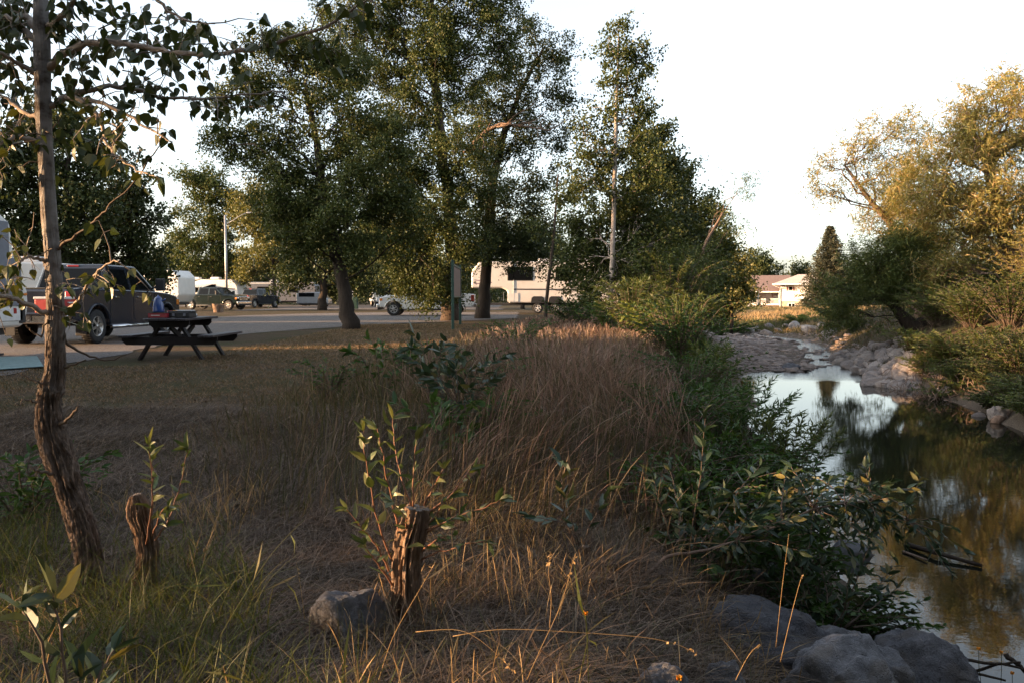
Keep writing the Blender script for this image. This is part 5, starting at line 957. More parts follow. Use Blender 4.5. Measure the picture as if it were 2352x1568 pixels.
# dead pale leaves on the ground
MT['dead_leaf'] = leafmat("dead_leaf", [(0.34, 0.25, 0.18), (0.45, 0.36, 0.28), (0.28, 0.16, 0.09)], .8, .1, .2)
rs = np.random.RandomState(4)
for a, b_, lb in [(435, 1205, "pale fallen leaf right of the left stump"), (618, 1366, "curled pale leaf on the straw"), (645, 1385, "rusty fallen leaf left of the buried boulder"), (700, 1462, "fallen leaf below the buried boulder"), (568, 1550, "pale leaf at the bottom left"), (1640, 1418, "pale leaf left of the tilted slab"), (1398, 1420, "fallen leaf below the thin stump"), (1325, 1530, "fallen leaf near the bottom centre"), (1390, 1480, "leaf lying right of the branching stalk")]:
    q = GT(a, b_); V, F = leaf_arrays(np.array([[0, 0, .02]]), .06, 'poplar', np.array([[rs.normal(), rs.normal(), .1]]), 0, 2, rs, .3); o = np_obj("fallen_leaf", V, F, MT['dead_leaf']); o.location = q; tag(o, lb, "leaf", "fallen leaves")
# ------------------------------------------------------------------ vehicles
MT['tyre'] = plain("tyre_rubber", (0.02, 0.02, 0.021), .85, vary=.25, scale=20)
MT['alloy'] = plain("alloy_wheel", (0.42, 0.41, 0.40), .35, .9); MT['chrome'] = plain("chrome_trim", (0.55, 0.55, 0.56), .18, 1.0)
MT['glass'] = plain("dark_vehicle_glass", (0.006, 0.007, 0.008), .06, spec=.12, vary=.05)
MT['black_plastic'] = plain("black_plastic", (0.018, 0.018, 0.02), .6); MT['grey_paint'] = plain("grey_truck_paint", (0.022, 0.027, 0.040), .16, .1, 0, .06)
MT['green_paint'] = plain("dark_green_truck_paint", (0.010, 0.016, 0.014), .14, 0, 0, .08); MT['dark_paint'] = plain("black_truck_paint", (0.012, 0.014, 0.018), .14, 0, 0)
MT['white_paint'] = plain("white_truck_paint", (0.70, 0.68, 0.65), .35, 0, .6, .05); MT['silver_paint'] = plain("silver_van_paint", (0.30, 0.31, 0.33), .3, .5, .8)
MT['rv_white'] = plain("white_trailer_skin", (0.68, 0.66, 0.62), .45, 0, .2, .06, 2); MT['rv_cream'] = plain("cream_trailer_skin", (0.68, 0.63, 0.57), .5, vary=.07, scale=2)
MT['rv_grey'] = plain("grey_trailer_panel", (0.16, 0.17, 0.20), .5); MT['red_lens'] = plain("red_lamp_lens", (0.32, 0.02, 0.02), .25, coat=.6); MT['clear_lens'] = plain("clear_lamp_lens", (0.55, 0.56, 0.58), .12, .3, coat=1)
MT['amber'] = plain("amber_lens", (0.65, 0.20, 0.03), .25, coat=.5); MT['purple'] = plain("purple_stripe", (0.16, 0.08, 0.14), .5); MT['stripe'] = plain("dark_stripe", (0.05, 0.05, 0.06), .5)
MT['blue_cloth'] = plain("blue_awning_cloth", (0.05, 0.12, 0.34), .7); MT['red_plastic'] = plain("red_cooler_plastic", (0.38, 0.03, 0.03), .45); MT['white_plastic'] = plain("white_plastic", (0.62, 0.61, 0.60), .45)
MT['awning'] = plain("pale_awning_cloth", (0.5, 0.52, 0.5), .8)

def lerp(a, b, t): return a + (b - a) * t
def wheel(root, x, y, R, w, spokes=6, out=1, rimm='alloy', name="wheel"):
    e = MB(); hw = w / 2
    e.lathe([(R * .60, -hw * .9), (R * .85, -hw), (R * .97, -hw * .8), (R, -hw * .4), (R, hw * .4), (R * .97, hw * .8), (R * .85, hw), (R * .60, hw * .9), (R * .60, -hw * .9)], (x, y, R), 'y', 36)
    for k in range(36):
        a = k * math.pi / 18; e.box((x + math.cos(a) * R, y, R + math.sin(a) * R), (.012, w * .8, R * .07), Matrix.Rotation(-a, 3, 'Y'))
    ty = e.build("wheel", MT['tyre'], root); r = MB(); o = out * hw
    r.lathe([(R * .61, o * .9), (R * .58, o * .95), (R * .54, o * .55), (R * .50, o * .45)], (x, y, R), 'y', 32)
    r.lathe([(R * .15, o * .75), (R * .13, o * .95), (0.002, o * .97)], (x, y, R), 'y', 16)
    for k in range(spokes):
        a = k * 2 * math.pi / spokes + .3
        r.bar((x + math.cos(a) * R * .1, y + o * .8, R + math.sin(a) * R * .1), (x + math.cos(a) * R * .56, y + o * .72, R + math.sin(a) * R * .56), R * .16, .03, (0, 1, 0))
    r.build("rim", MT[rimm], ty)
    d = MB(); d.lathe([(R * .56, o * .3), (0.002, o * .3)], (x, y, R), 'y', 24); d.build("brake_disc", MT['black_plastic'], ty)
def pickup(label, loc, rz, paint, scale=1.0, glow=False, two_tone=None, group="pickup trucks parked at the campsites", older=False):
    root = empty("pickup_truck", loc, rz); tag(root, label, "pickup truck", group); p = MT[paint]
    arc = lambda cx, r, a0, a1, n=10: [(cx + r * math.cos(a0 + (a1 - a0) * i / n), .40 + r * math.sin(a0 + (a1 - a0) * i / n)) for i in range(n + 1)]
    poly = [(-2.86, .58), (-2.90, .75), (-2.90, 1.30), (-2.5, 1.335), (-1.22, 1.32), (1.15, 1.28), (1.45, 1.27), (2.2, 1.22), (2.62, 1.15), (2.80, 1.02), (2.84, .80), (2.80, .52)] + arc(1.95, .52, 0.25, math.pi - .12) + [(1.4, .40), (-1.2, .40)] + arc(-1.75, .52, 0.12, math.pi - .25)
    b = MB(); b.prism(poly, -1.0, 1.0); b.build("body", p, root, .05, 3)
    # cab
    def sec(z): t = (z - 1.26) / .69; return lerp(-1.20, -1.02, t), lerp(1.50, .62, t), lerp(.95, .76, t)
    x0, x1, w0 = sec(1.24); X0, X1, w1 = sec(1.95)
    c = MB(); c.hexa([(x0, -w0, 1.24), (x1, -w0, 1.24), (x1, w0, 1.24), (x0, w0, 1.24)], [(X0, -w1, 1.95), (X1, -w1, 1.95), (X1, w1, 1.95), (X0, w1, 1.95)]); c.build("cab", p, root, .07, 3)
    def S(x, z, s): return (x, s * (lerp(.95, .76, (z - 1.24) / .71) + .008), z)
    for s in (1, -1):
        for (a, b_, c_, d) in (((-.98, 1.32), (-.03, 1.32), (-.05, 1.84), (-.88, 1.84)), ((.07, 1.32), (1.22, 1.32), (.62, 1.84), (.05, 1.84))):
            m = MB(); q = [S(*v, s) for v in (a, b_, c_, d)]; qi = [(v[0], v[1] - s * .02, v[2]) for v in q]; m.hexa(qi, q); m.build("side_window", MT['glass'], root, .02, 2)
        m = MB(); m.box((.02, s * 1.002, .9), (.012, .012, .74)); m.box((-1.16, s * 1.002, .9), (.012, .012, .7)); m.box((1.22, s * 1.002, .98), (.012, .012, .5)); m.build("door_gap", MT['black_plastic'], root)
        for x in (-.12 - .75, .92 - .75): pass
        for x in (-.85, .30):
            h = MB(); h.box((x, s * 1.02, 1.12), (.20, .04, .045)); h.build("door_handle", MT['chrome' if not older else 'black_plastic'], root, .015)
        m = MB(); m.bar((1.02, s * .95, 1.34), (1.02, s * 1.16, 1.40), .05, .05); m.box((1.02, s * 1.27, 1.46), (.13, .24, .34)); m.build("mirror", MT['black_plastic'], root, .03, 2)
        r = MB(); r.tube([(1.25, s * 1.02, .38), (-1.15, s * 1.02, .38)], .05, 10); r.build("running_board", MT['chrome' if paint == 'grey_paint' else 'black_plastic'], root)
        t = MB(); t.box((-2.82, s * .935, 1.06), (.20, .155, .40)); t.build("tail_light", MT['red_lens'], root, .03, 2)
        h = MB(); h.box((2.73, s * .84, .98), (.16, .30, .20)); h.build("headlight", MT['clear_lens'], root, .04, 2)
        h = MB(); h.box((2.70, s * .985, .98), (.18, .04, .16)); h.build("turn_light", MT['amber'], root, .01)
        f = MB(); f.box((-2.28, s * .86, .38), (.02, .26, .36)); f.build("mud_flap", MT['black_plastic'], root, .01)
        for x in (-1.75, 1.95): wheel(root, x, s * .86, .41, .27, 6, s)
        for cx in (-1.75, 1.95):
            fl = MB(); pp = [(cx + .55 * math.cos(a), s * 1.0, .40 + .55 * math.sin(a)) for a in np.linspace(.1, math.pi - .1, 14)]; fl.tube(pp, .035, 6); fl.build("wheel_arch_trim", p, root)
    m = MB(); m.hexa([(1.405 + .03, -.84, 1.32), (1.405 + .03, .84, 1.32), (1.38, .84, 1.31), (1.38, -.84, 1.31)], [(.76, -.70, 1.86), (.76, .70, 1.86), (.70, .70, 1.85), (.70, -.70, 1.85)]); m.build("windshield", MT['glass'], root, .01)
    m = MB(); m.hexa([(-1.195, -.80, 1.38), (-1.195, .80, 1.38), (-1.12, .80, 1.38), (-1.12, -.80, 1.38)], [(-1.07, -.70, 1.84), (-1.07, .70, 1.84), (-1.0, .70, 1.84), (-1.0, -.70, 1.84)]); m.build("rear_window", MT['glass'], root, .01)
    m = MB(); m.box((-1.035, 0, 1.905), (.04, .30, .045)); m.build("brake_lamp", MT['red_lens'], root, .01)
    m = MB(); m.box((-2.05, 0, 1.328), (1.55, 1.72, .02)); m.build("bed_liner", MT['black_plastic'], root)
    m = MB(); m.box(*(((-3.16, 0, .74), (.50, 1.66, .06)) if paint == 'grey_paint' else ((-2.90, 0, 1.02), (.05, 1.70, .56)))); t = m.build("tailgate", p, root, .02); m = MB(); m.box((-3.35, 0, .775) if paint == 'grey_paint' else (-2.935, 0, 1.14), (.05, .26, .04)); m.build("handle", MT['black_plastic'], t, .01)
    m = MB(); m.box((-2.96, 0, .62), (.20, 1.95, .22)); m.build("rear_bumper", MT['chrome'], root, .04, 3)
    m = MB(); m.box((-3.075, 0, .66), (.01, .32, .16)); m.build("licence_plate", MT['white_plastic'], root)
    m = MB(); m.box((2.88, 0, .60), (.20, 2.0, .24)); m.build("front_bumper", MT['chrome'], root, .05, 3)
    m = MB(); m.box((2.86, 0, .44), (.14, 1.8, .12)); m.build("air_dam", MT['black_plastic'], root, .03)
    m = MB(); m.box((2.80, 0, .96), (.10, 1.26, .34)); g_ = m.build("grille", MT['chrome'], root, .03)
    m = MB(); [m.box((2.853, 0, .84 + .08 * k), (.012, 1.10, .045)) for k in range(4)]; m.build("slots", MT['black_plastic'], g_)
    root.scale = (scale,) * 3; return root
pickup("dark grey crew cab pickup parked nose away between the white trailer and the picnic table", (-11.05, 21.6, .02), math.radians(88.5), 'grey_paint')
def road_at(px, py, z=0): q = G(px, py, z); return (q[0], q[1], z)
q = P(494, 708, 71); pickup("dark green pickup standing side on, its front wheel in the sun", (q[0], q[1], 0.03), math.radians(-14), 'green_paint', older=True)
q = P(589, 700, 84); pickup("black pickup seen from behind under the trees", (q[0], q[1], .03), math.radians(74), 'dark_paint', older=True)
q = P(982, 735, 50); pickup("white pickup facing left beside the twin cottonwood trunks", (q[0], q[1], .0), math.radians(180), 'white_paint', older=True)

def rv(label, loc, rz, L, h0, h1, w, poly=None, skin='rv_white', wins=(), doors=(), ac=(), stripes=(), axles=(), hatches=(), ribs=0, jacks=(), name="travel_trailer", cat="trailer", endwin=True, bev=.08):
    """side on the -y face; x along the length"""
    root = empty(name, loc, rz); tag(root, label, cat); poly = poly or [(-L / 2, h0), (-L / 2, h1), (L / 2 - .5, h1), (L / 2, h1 - .5), (L / 2, h0 + .6), (L / 2 - .4, h0)]
    b = MB(); b.prism(poly, -w / 2, w / 2); b.build("body", MT[skin], root, bev, 3)
    for s in (-1, 1):
        y = s * (w / 2 + .008)
        for (x, z, a, c) in wins:
            f = MB(); f.box((x, y, z), (a + .10, .03, c + .10)); fr = f.build("window", MT['black_plastic'], root, .03, 2); g_ = MB(); g_.box((x, y + s * .012, z), (a, .03, c)); g_.build("pane", MT['glass'], fr, .03, 2)
        if s == -1:
            for (x, z, a, c) in doors:
                f = MB(); f.box((x, y, z), (a + .08, .03, c + .08)); fr = f.build("door", MT['white_plastic'], root, .05, 2); g_ = MB(); g_.box((x, y - .012, z + c * .22), (a * .55, .03, c * .3)); g_.build("pane", MT['glass'], fr, .02, 2)
                g_ = MB(); g_.box((x + a * .4, y - .03, z - .05), (.06, .05, .12)); g_.build("handle", MT['black_plastic'], fr)
            for (x, z, a, c, mt_) in hatches: f = MB(); f.box((x, y, z), (a, .03, c)); f.build("hatch", MT[mt_], root, .02)
        for (xa, za, xb, zb, t, mt_) in stripes: f = MB(); f.bar((xa, s * (w / 2 + .004), za), (xb, s * (w / 2 + .004), zb), .012, t); f.build("stripe", MT[mt_], root)
        for x in axles:
            a_ = MB(); a_.prism([(x - .48, h0 - .01), (x - .42, h0 + .36), (x - .28, h0 + .46), (x + .28, h0 + .46), (x + .42, h0 + .36), (x + .48, h0 - .01)], y - .012, y + .012); a_.build("wheel_well", MT['black_plastic'], root)
            wheel(root, x, s * (w / 2 - .12), .36, .22, 5, s, 'white_plastic')
        if ribs:
            r = MB()
            for k in range(ribs): z = h0 + .1 + (h1 - h0 - .3) * k / ribs; r.box((0, s * (w / 2 + .002), z), (L - .5, .012, .018))
            r.build("siding_ribs", MT['rv_white'], root)
    r = MB(); r.box((0, 0, h0 - .08), (L * .9, w * .7, .14)); r.build("chassis", MT['black_plastic'], root)
    for x in ac: a_ = MB(); a_.box((x, 0, h1 + .14), (.95, .7, .26)); a_.build("roof_vent", MT['white_plastic'], root, .08, 3)
    for x in jacks:
        a_ = MB(); a_.bar((x, -w / 2 + .2, 0), (x, -w / 2 + .2, h0), .07, .07); a_.box((x, -w / 2 + .2, .02), (.28, .2, .04)); a_.build("jack", MT['black_plastic'], root)
    return root
# near trailer cut by the left frame edge
rt = rv("white trailer cut off by the left picture edge with a rounded front corner", (-11.0, 13.72, .02), math.radians(90), 5.8, .52, 2.75, 2.3,
   [(-2.9, .52), (-2.9, 2.75), (2.05, 2.75), (2.35, 2.6), (2.45, 1.95), (2.86, 1.25), (2.88, .95), (2.76, .58), (2.6, .52)], wins=[(-1.4, 1.9, .9, .6)], jacks=(2.0,),
   hatches=[(2.13, 1.42, .95, .95, 'rv_grey'), (2.13, .78, .95, .26, 'white_plastic'), (2.72 - .12, .83, .20, .45, 'black_plastic')], ac=(0,), bev=.10)
for (x, z, a, c, nm, mt_) in ((1.92, 2.12, .62, .95, "upper_window", 'rv_grey'), (2.35, .85, .12, .12, "reflector", 'red_lens'), (2.72, 1.18, .10, .05, "marker_lamp", 'amber')):
    m = MB(); m.box((x, -1.162, z), (a, .03, c)); m.build(nm, MT[mt_], rt, .03, 2)
# trailer roof behind the pickup
q = P(140, 640, 36); rv("cream trailer mostly hidden behind the grey pickup cab", (q[0], 33, 0), 0, 4.6, .55, 2.5, 2.3, skin='rv_cream', wins=[(-.7, 1.75, .5, .9)], ac=(.5,))
q = P(365, 660, 66); rv("white ribbed trailer end left of the green pickup", (q[0], 66, 0), math.radians(-8), 5.0, .7, 3.25, 2.5, ribs=16, skin='rv_white', stripes=[(-2.2, 1.2, 2.2, 1.2, .10, 'purple')], bev=.12)
q = P(497, 665, 86); r6 = rv("cream and white camper with raised awning behind the green pickup", (q[0], 86, 0), math.radians(-6), 6.0, .6, 2.95, 2.4, wins=[(-.0, 2.15, .95, .5)], doors=[(-1.6, 1.5, .7, 1.6)], ac=(-2.2, 0), skin='rv_cream', stripes=[(1.2, 2.0, 2.6, 1.95, .12, 'stripe')],
   poly=[(-3, .6), (-3, 2.45), (-1.0, 2.95), (2.3, 2.9), (2.8, 2.3), (3.0, 1.4), (2.7, .6)])
m = MB(); m.hexa([(-3.2, -1.2, 2.40), (.1, -1.2, 2.40), (.1, -3.1, 2.12), (-3.2, -3.1, 2.12)], [(-3.2, -1.2, 2.43), (.1, -1.2, 2.43), (.1, -3.1, 2.15), (-3.2, -3.1, 2.15)]); m.build("awning", MT['awning'], r6)
m = MB(); m.bar((0.05, -1.22, 1.0), (0.05, -3.0, 2.1), .04, .04); m.bar((-3.1, -1.22, 1.0), (-3.1, -3.0, 2.1), .04, .04); m.build("awning_arm", MT['white_plastic'], r6)
q = P(545, 655, 92); rv("white trailer nose showing right of the street lamp", (q[0] - 2.0, 92, 0), 0, 5.2, .6, 3.2, 2.4, wins=[(1.6, 2.1, .9, .25)], bev=.12)
# fifth wheel behind the cottonwoods
fw = rv("large white fifth wheel trailer behind the cottonwood trunks", (P(1252, 680, 57)[0], 57, 0), 0, 10.2, .72, 3.55, 2.5,
   [(-5.1, 1.75), (-5.1, 2.9), (-4.6, 3.5), (-4.2, 3.55), (5.1, 3.55), (5.1, .72), (-2.55, .72), (-2.65, 1.55), (-3.0, 1.75)], wins=[(-1.75, 2.72, 1.65, .85), (1.15, 2.7, .9, .85)],
   axles=(-.55, .65), ac=(0, 2.6), hatches=[(-3.9 + 1.0, 1.15, .02, .6, 'rv_grey')], stripes=[(-2.2, 1.66, 5.0, 1.62, .09, 'stripe'), (-4.9, 2.05, -3.9, 2.05, .05, 'purple'), (-4.9, 2.3, -3.7, 2.12, .05, 'purple')], skin='rv_cream', name="fifth_wheel_trailer", bev=.1)
for (x, z, a, c) in ((-2.25, 1.1, .75, .6), (1.9, 1.05, .8, .5)): m = MB(); m.box((x, -1.262, z), (a, .03, c)); m.build("hatch", MT['rv_white'], fw, .03, 2)
m = MB(); m.box((-2.55 + .35, -1.27, 2.1), (.03, .03, 2.6)); m.build("corner_trim", MT['white_plastic'], fw)
# motorhome with blue roof, front on
q = P(876, 690, 96); mh = rv("motorhome with a bright blue top facing the road beyond the white pickup", (q[0], 96, 0), math.radians(-75), 6.0, .6, 2.6, 2.3, skin='rv_cream', bev=.08, wins=[(-1, 1.9, .8, .5)])
m = MB(); m.box((2.6, 0, 2.75), (1.6, 2.4, .75)); m.build("blue_top", MT['blue_cloth'], mh, .12, 3)
m = MB(); m.box((3.0, 0, 1.75), (.06, 1.9, .75)); m.build("windshield", MT['glass'], mh, .03); m = MB(); m.box((3.45, 0, .95), (.9, 2.0, .75)); m.build("hood", MT['white_paint'], mh, .12, 3)
m = MB(); m.box((3.93, 0, .9), (.04, 1.3, .35)); m.build("grille", MT['black_plastic'], mh, .02)
for s in (-1, 1): wheel(mh, 3.2, s * .95, .38, .25, 5, s); wheel(mh, -1.6, s * .95, .38, .25, 5, s)
# dark motorhome and silver van under the trees
q = P(650, 690, 98); rv("dim trailer with a pale roof line under the trees left of the twin trunks", (q[0], 98, 0), 0, 8.5, .6, 2.9, 2.4, skin='rv_grey', wins=[(-2, 2.0, 1.4, .6), (1.5, 2, 1.2, .6)], ac=(-1,), stripes=[(-4, 2.75, 4, 2.75, .15, 'white_plastic')])
q = P(722, 694, 88); rv("silver van beside the twin trunks behind the lawn cottonwood", (q[0], 88, 0), 0, 3.4, .4, 1.65, 1.9, [(-1.7, .4), (-1.7, 1.55), (.6, 1.65), (1.1, 1.5), (1.5, 1.0), (1.7, .9), (1.7, .4)], skin='silver_paint', wins=[(-.6, 1.35, 1.6, .35)], axles=(1.0,), name="van", cat="van")

# ------------------------------------------------------------------ picnic table and what stands on it
MT['stain'] = plain("dark_stained_timber", (0.012, 0.009, 0.010), .6, vary=.35, scale=9, bmp=.4, spec=.25)
MT['stain_top'] = plain("worn_stained_tabletop", (0.035, 0.030, 0.036), .5, vary=.3, scale=9, bmp=.4, spec=.4)
def boards(root, name, mat, x0, x1, n, y0, y1, z, th=.04, gap=.008, cham=.06):
    m = MB(); w = (x1 - x0 - gap * (n - 1)) / n
    for k in range(n):
        a = x0 + k * (w + gap); b = a + w; c0 = cham if k == 0 else 0; c1 = cham if k == n - 1 else 0
        poly = [(a + c0, y0), (b - c1, y0), (b, y0 + c1), (b, y1 - c1), (b - c1, y1), (a + c0, y1), (a, y1 - c0), (a, y0 + c0)]; pl = []
        for v in poly:
            if not pl or (abs(v[0] - pl[-1][0]) + abs(v[1] - pl[-1][1])) > 1e-6: pl.append(v)
        if abs(pl[0][0] - pl[-1][0]) + abs(pl[0][1] - pl[-1][1]) < 1e-6: pl.pop()
        nn = len(pl); m.add([(x, y, z - th) for x, y in pl] + [(x, y, z) for x, y in pl], [tuple(range(nn))[::-1], tuple(range(nn, 2 * nn))] + [(i, (i + 1) % nn, nn + (i + 1) % nn, nn + i) for i in range(nn)])
    return m.build(name, mat, root, .004, 1)
pt = empty("picnic_table", (-6.27, 15.45, 0), math.radians(2)); tag(pt, "dark stained wooden picnic table at the gravel edge", "picnic table")
boards(pt, "tabletop", MT['stain_top'], -.38, .38, 5, -.95, .95, .76)
for s in (-1, 1): boards(pt, "seat", MT['stain_top'], s * .72 - .14, s * .72 + .14, 2, -.95, .95, .46)
for y in (-.60, .60):
    for s in (-1, 1): m = MB(); m.bar((s * .57, y, 0.0), (s * .14, y, .72), .045, .13, (0, 1, 0)); m.build("leg", MT['stain'], pt)
    m = MB(); m.prism([(-.86, .42), (-.86, .36), (-.78, .28), (.78, .28), (.86, .36), (.86, .42)], y - .07, y - .025); m.build("seat_beam", MT['stain'], pt)
    m = MB(); m.prism([(-.36, .72), (-.36, .65), (-.30, .59), (.30, .59), (.36, .65), (.36, .72)], y - .07, y - .025); m.build("top_beam", MT['stain'], pt)
m = MB(); m.bar((0, -.6, .60), (0, 0, .34), .04, .09); m.bar((0, .6, .60), (0, 0, .34), .04, .09); m.build("brace", MT['stain'], pt)
TZ = .762
def on_table(name, label, cat, x, y, z=TZ):
    r = empty(name, Vector((-6.27, 15.45, z)) + Matrix.Rotation(math.radians(2), 3, 'Z') @ Vector((x, y, 0))); tag(r, label, cat); return r
MT['jug'] = plain("blue_enamel", (0.015, 0.05, 0.20), .3, coat=.5); MT['stove_red'] = plain("red_stove_enamel", (0.28, 0.02, 0.03), .4)
r = on_table("coffee_pot", "blue enamel coffee pot standing on the red box on the picnic table", "coffee pot", -.24, -.52, TZ + .105)
m = MB(); m.lathe([(0.001, 0), (.10, 0), (.103, .02), (.092, .12), (.072, .22), (.062, .245)], (0, 0, 0)); m.build("pot_body", MT['jug'], r)
m = MB(); m.lathe([(.066, .245), (.064, .255), (.03, .285), (.012, .29), (.014, .31), (.001, .315)], (0, 0, 0)); m.build("lid", MT['jug'], r)
m = MB(); m.tube([(.07, 0, .20), (.12, 0, .23), (.13, 0, .25)], [.018, .012, .010], 8); m.build("spout", MT['jug'], r); m = MB(); m.tube([(-.07, 0, .22), (-.13, 0, .21), (-.14, 0, .12), (-.09, 0, .06)], .008, 8); m.build("handle", MT['jug'], r)
r = on_table("camp_stove", "red and black camp stove box at the near left corner of the tabletop", "camp stove", -.20, -.55)
m = MB(); m.box((0, 0, .05), (.34, .26, .09)); m.build("case", MT['stove_red'], r, .01); m = MB(); m.box((0, 0, .098), (.36, .28, .012)); m.build("lid", MT['black_plastic'], r, .004); m = MB(); m.box((-.03, -.133, .05), (.16, .004, .012)); m.build("badge", MT['white_plastic'], r)
r = on_table("tool_case", "long black case on the picnic table, its side facing the camera", "case", .16, -.42)
m = MB(); m.box((0, 0, .055), (.38, .34, .10)); m.build("case", MT['black_plastic'], r, .015, 2); m = MB(); m.box((.0, 0, .115), (.42, .30, .02)); m.build("lid", MT['black_plastic'], r, .006)
for x in (.10, -.1): m = MB(); m.box((x, -.175, .06), (.04, .02, .05)); m.build("latch", MT['rv_grey'], r)
r = on_table("paper_tray", "white tray lying across the table behind the black case", "tray", .10, -.12); m = MB(); m.box((0, 0, .13), (.30, .22, .012)); m.build("tray", MT['white_plastic'], r, .004); m = MB(); m.box((0, 0, .06), (.22, .18, .12)); m.build("carton", MT['red_plastic'], r, .005)
r = on_table("yellow_box", "small yellow box beside the blue coffee pot", "box", .0, -.36); m = MB(); m.box((0, 0, .07), (.07, .06, .13)); m.build("box", plain("yellow_card", (.6, .28, .04), .6), r, .004)
r = on_table("red_cup", "red cup between the coffee pot and the yellow box", "cup", -.08, -.42); m = MB(); m.lathe([(.001, 0), (.035, 0), (.045, .13), (.04, .13), (.032, .01)], (0, 0, 0)); m.build("cup", MT['red_plastic'], r)
r = on_table("water_bottle", "clear bottle lying beside the black case", "bottle", .30, -.20); m = MB(); m.lathe([(.001, -.12), (.034, -.12), (.036, .05), (.02, .09), (.012, .10), (.012, .12), (.001, .12)], (0, 0, .04), 'y', 16); m.build("bottle", MT['clear_lens'], r)
# cooler on the tailgate
r = empty("cooler", (P(122, 727, 18.2)[0] - .05, 18.35, 0)); tag(r, "red cooler with white lid behind the crooked trunk", "cooler")
m = MB(); m.box((0, 0, .94), (.70, .36, .32)); m.build("cooler_body", MT['red_plastic'], r, .03, 3); m = MB(); m.box((0, 0, 1.12), (.73, .39, .06)); m.build("lid", MT['white_plastic'], r, .02, 3)
for s in (-1, 1): m = MB(); m.bar((s * .37, -.1, 1.02), (s * .37, .1, 1.02), .03, .03); m.build("handle", MT['white_plastic'], r)
# mat
r = MB(); a = [gp(-300, 868), gp(0, 853), gp(100, 846), gp(85, 822), gp(-300, 830)]; r.add([(x, y, .036) for x, y in a] + [(x, y, .044) for x, y in a], [tuple(range(5, 10)), tuple(range(5))[::-1]] + [(i, (i + 1) % 5, 5 + (i + 1) % 5, 5 + i) for i in range(5)])
o = r.build("ground_mat", plain("pale_green_mat", (0.16, 0.24, 0.24), .9, vary=.2, scale=14, bmp=.5)); tag(o, "pale turquoise outdoor mat on the gravel by the left trailer", "mat")
# sign seen edge on
MT['sign_green'] = plain("dark_green_post_paint", (0.02, 0.055, 0.04), .5); MT['sign_brown'] = plain("brown_sign_back", (0.16, 0.095, 0.08), .6, vary=.15, bmp=.3)
s0 = G(1040, 757, 0); s1 = G(1057, 747, 0); d = s1 - s0; L = np.linalg.norm(d); sg = empty("sign_panel", s0, math.atan2(d[1], d[0])); tag(sg, "tall brown notice panel on two green posts seen nearly edge on", "sign")
for x in (0, L): m = MB(); m.box((x, 0, 1.22), (.10, .10, 2.45)); m.build("post", MT['sign_green'], sg, .01)
m = MB(); m.box((L / 2, 0, 1.70), (L - .1, .04, 1.05)); m.build("panel", MT['sign_brown'], sg); m = MB(); m.box((L / 2, 0, 2.28), (L - .1, .08, .07)); m.box((L / 2, 0, 1.15), (L - .1, .08, .05)); m.build("frame", MT['sign_green'], sg)
# street lamp
MT['galv'] = plain("galvanised_pole", (0.34, 0.33, 0.33), .5, .5)
q = P(521, 700, 78); sl_ = empty("street_lamp", (q[0], 78, 0)); tag(sl_, "tall pale street lamp pole with a thin arm curving right", "street lamp")
m = MB(); m.tube([(0, 0, 0), (0, 0, 8.9)], [.13, .10], 12); m.build("pole", MT['galv'], sl_)
m = MB(); m.tube([(0, 0, 8.0), (.8, 0, 8.45), (1.6, 0, 8.95), (2.1, 0, 9.15)], .035, 8); m.build("arm", MT['galv'], sl_); m = MB(); m.box((2.45, 0, 9.15), (.75, .25, .14)); m.build("lamp_head", MT['galv'], sl_, .04, 2)
# chopped stump by the green pickup, power box, low signs
q = G(501, 718, 0); V, F = bark_tube([(0, 0, -.05), (0, 0, .3), (.02, 0, .62)], [.34, .33, .38], 40, 40, .3, 9); o = np_obj("cut_log_stump", V, F, MT['stump_bark'], smooth=True); o.location = q; tag(o, "short wide split stump in front of the green pickup", "stump")
q = P(816, 695, 76); r = empty("power_pedestal", (q[0], 76, 0)); tag(r, "green utility box right of the lawn cottonwood trunk", "utility box"); m = MB(); m.box((0, 0, .55), (.5, .4, 1.1)); m.build("box", MT['sign_green'], r, .03); m = MB(); m.box((0, -.21, .7), (.34, .02, .5)); m.build("door", MT['sign_green'], r)
q = P(811, 678, 80); r = empty("site_marker", (q[0], 80, 0)); tag(r, "small white site marker on a thin post behind the lawn cottonwood", "sign"); m = MB(); m.box((0, 0, .7), (.06, .06, 1.4)); m.build("post", MT['galv'], r); m = MB(); m.box((0, -.04, 1.5), (.3, .02, .4)); m.build("plate", MT['white_plastic'], r)

# ------------------------------------------------------------------ houses
MT['siding'] = plain("white_siding", (0.74, 0.71, 0.66), .6, vary=.03, scale=1); MT['grey_siding'] = plain("grey_porch_wall", (0.33, 0.30, 0.29), .7)
MT['roof_pale'] = plain("pale_shingle_roof", (0.46, 0.38, 0.32), .9, vary=.12, scale=3, bmp=.3); MT['roof_brown'] = plain("brown_shingle_roof", (0.16, 0.105, 0.09), .9, vary=.15, scale=3, bmp=.3)
MT['shutter'] = plain("dark_red_shutter", (0.22, 0.06, 0.05), .6); MT['stone'] = plain("tan_foundation_stone", (0.50, 0.40, 0.27), .85, vary=.3, scale=3, bmp=.6); MT['slate'] = plain("blue_grey_wall", (0.22, 0.24, 0.27), .8)
Yh = 140.; k = Yh / FPX; X = lambda px: (px - 1176) * k; Z = lambda py: CAMZ - (py - 682) * k
h1 = empty("white_house", (X(1830), Yh, Z(709))); tag(h1, "white split level house with pale hip roof and dark shutters on the rise", "house"); ox, oz = X(1830), Z(709)
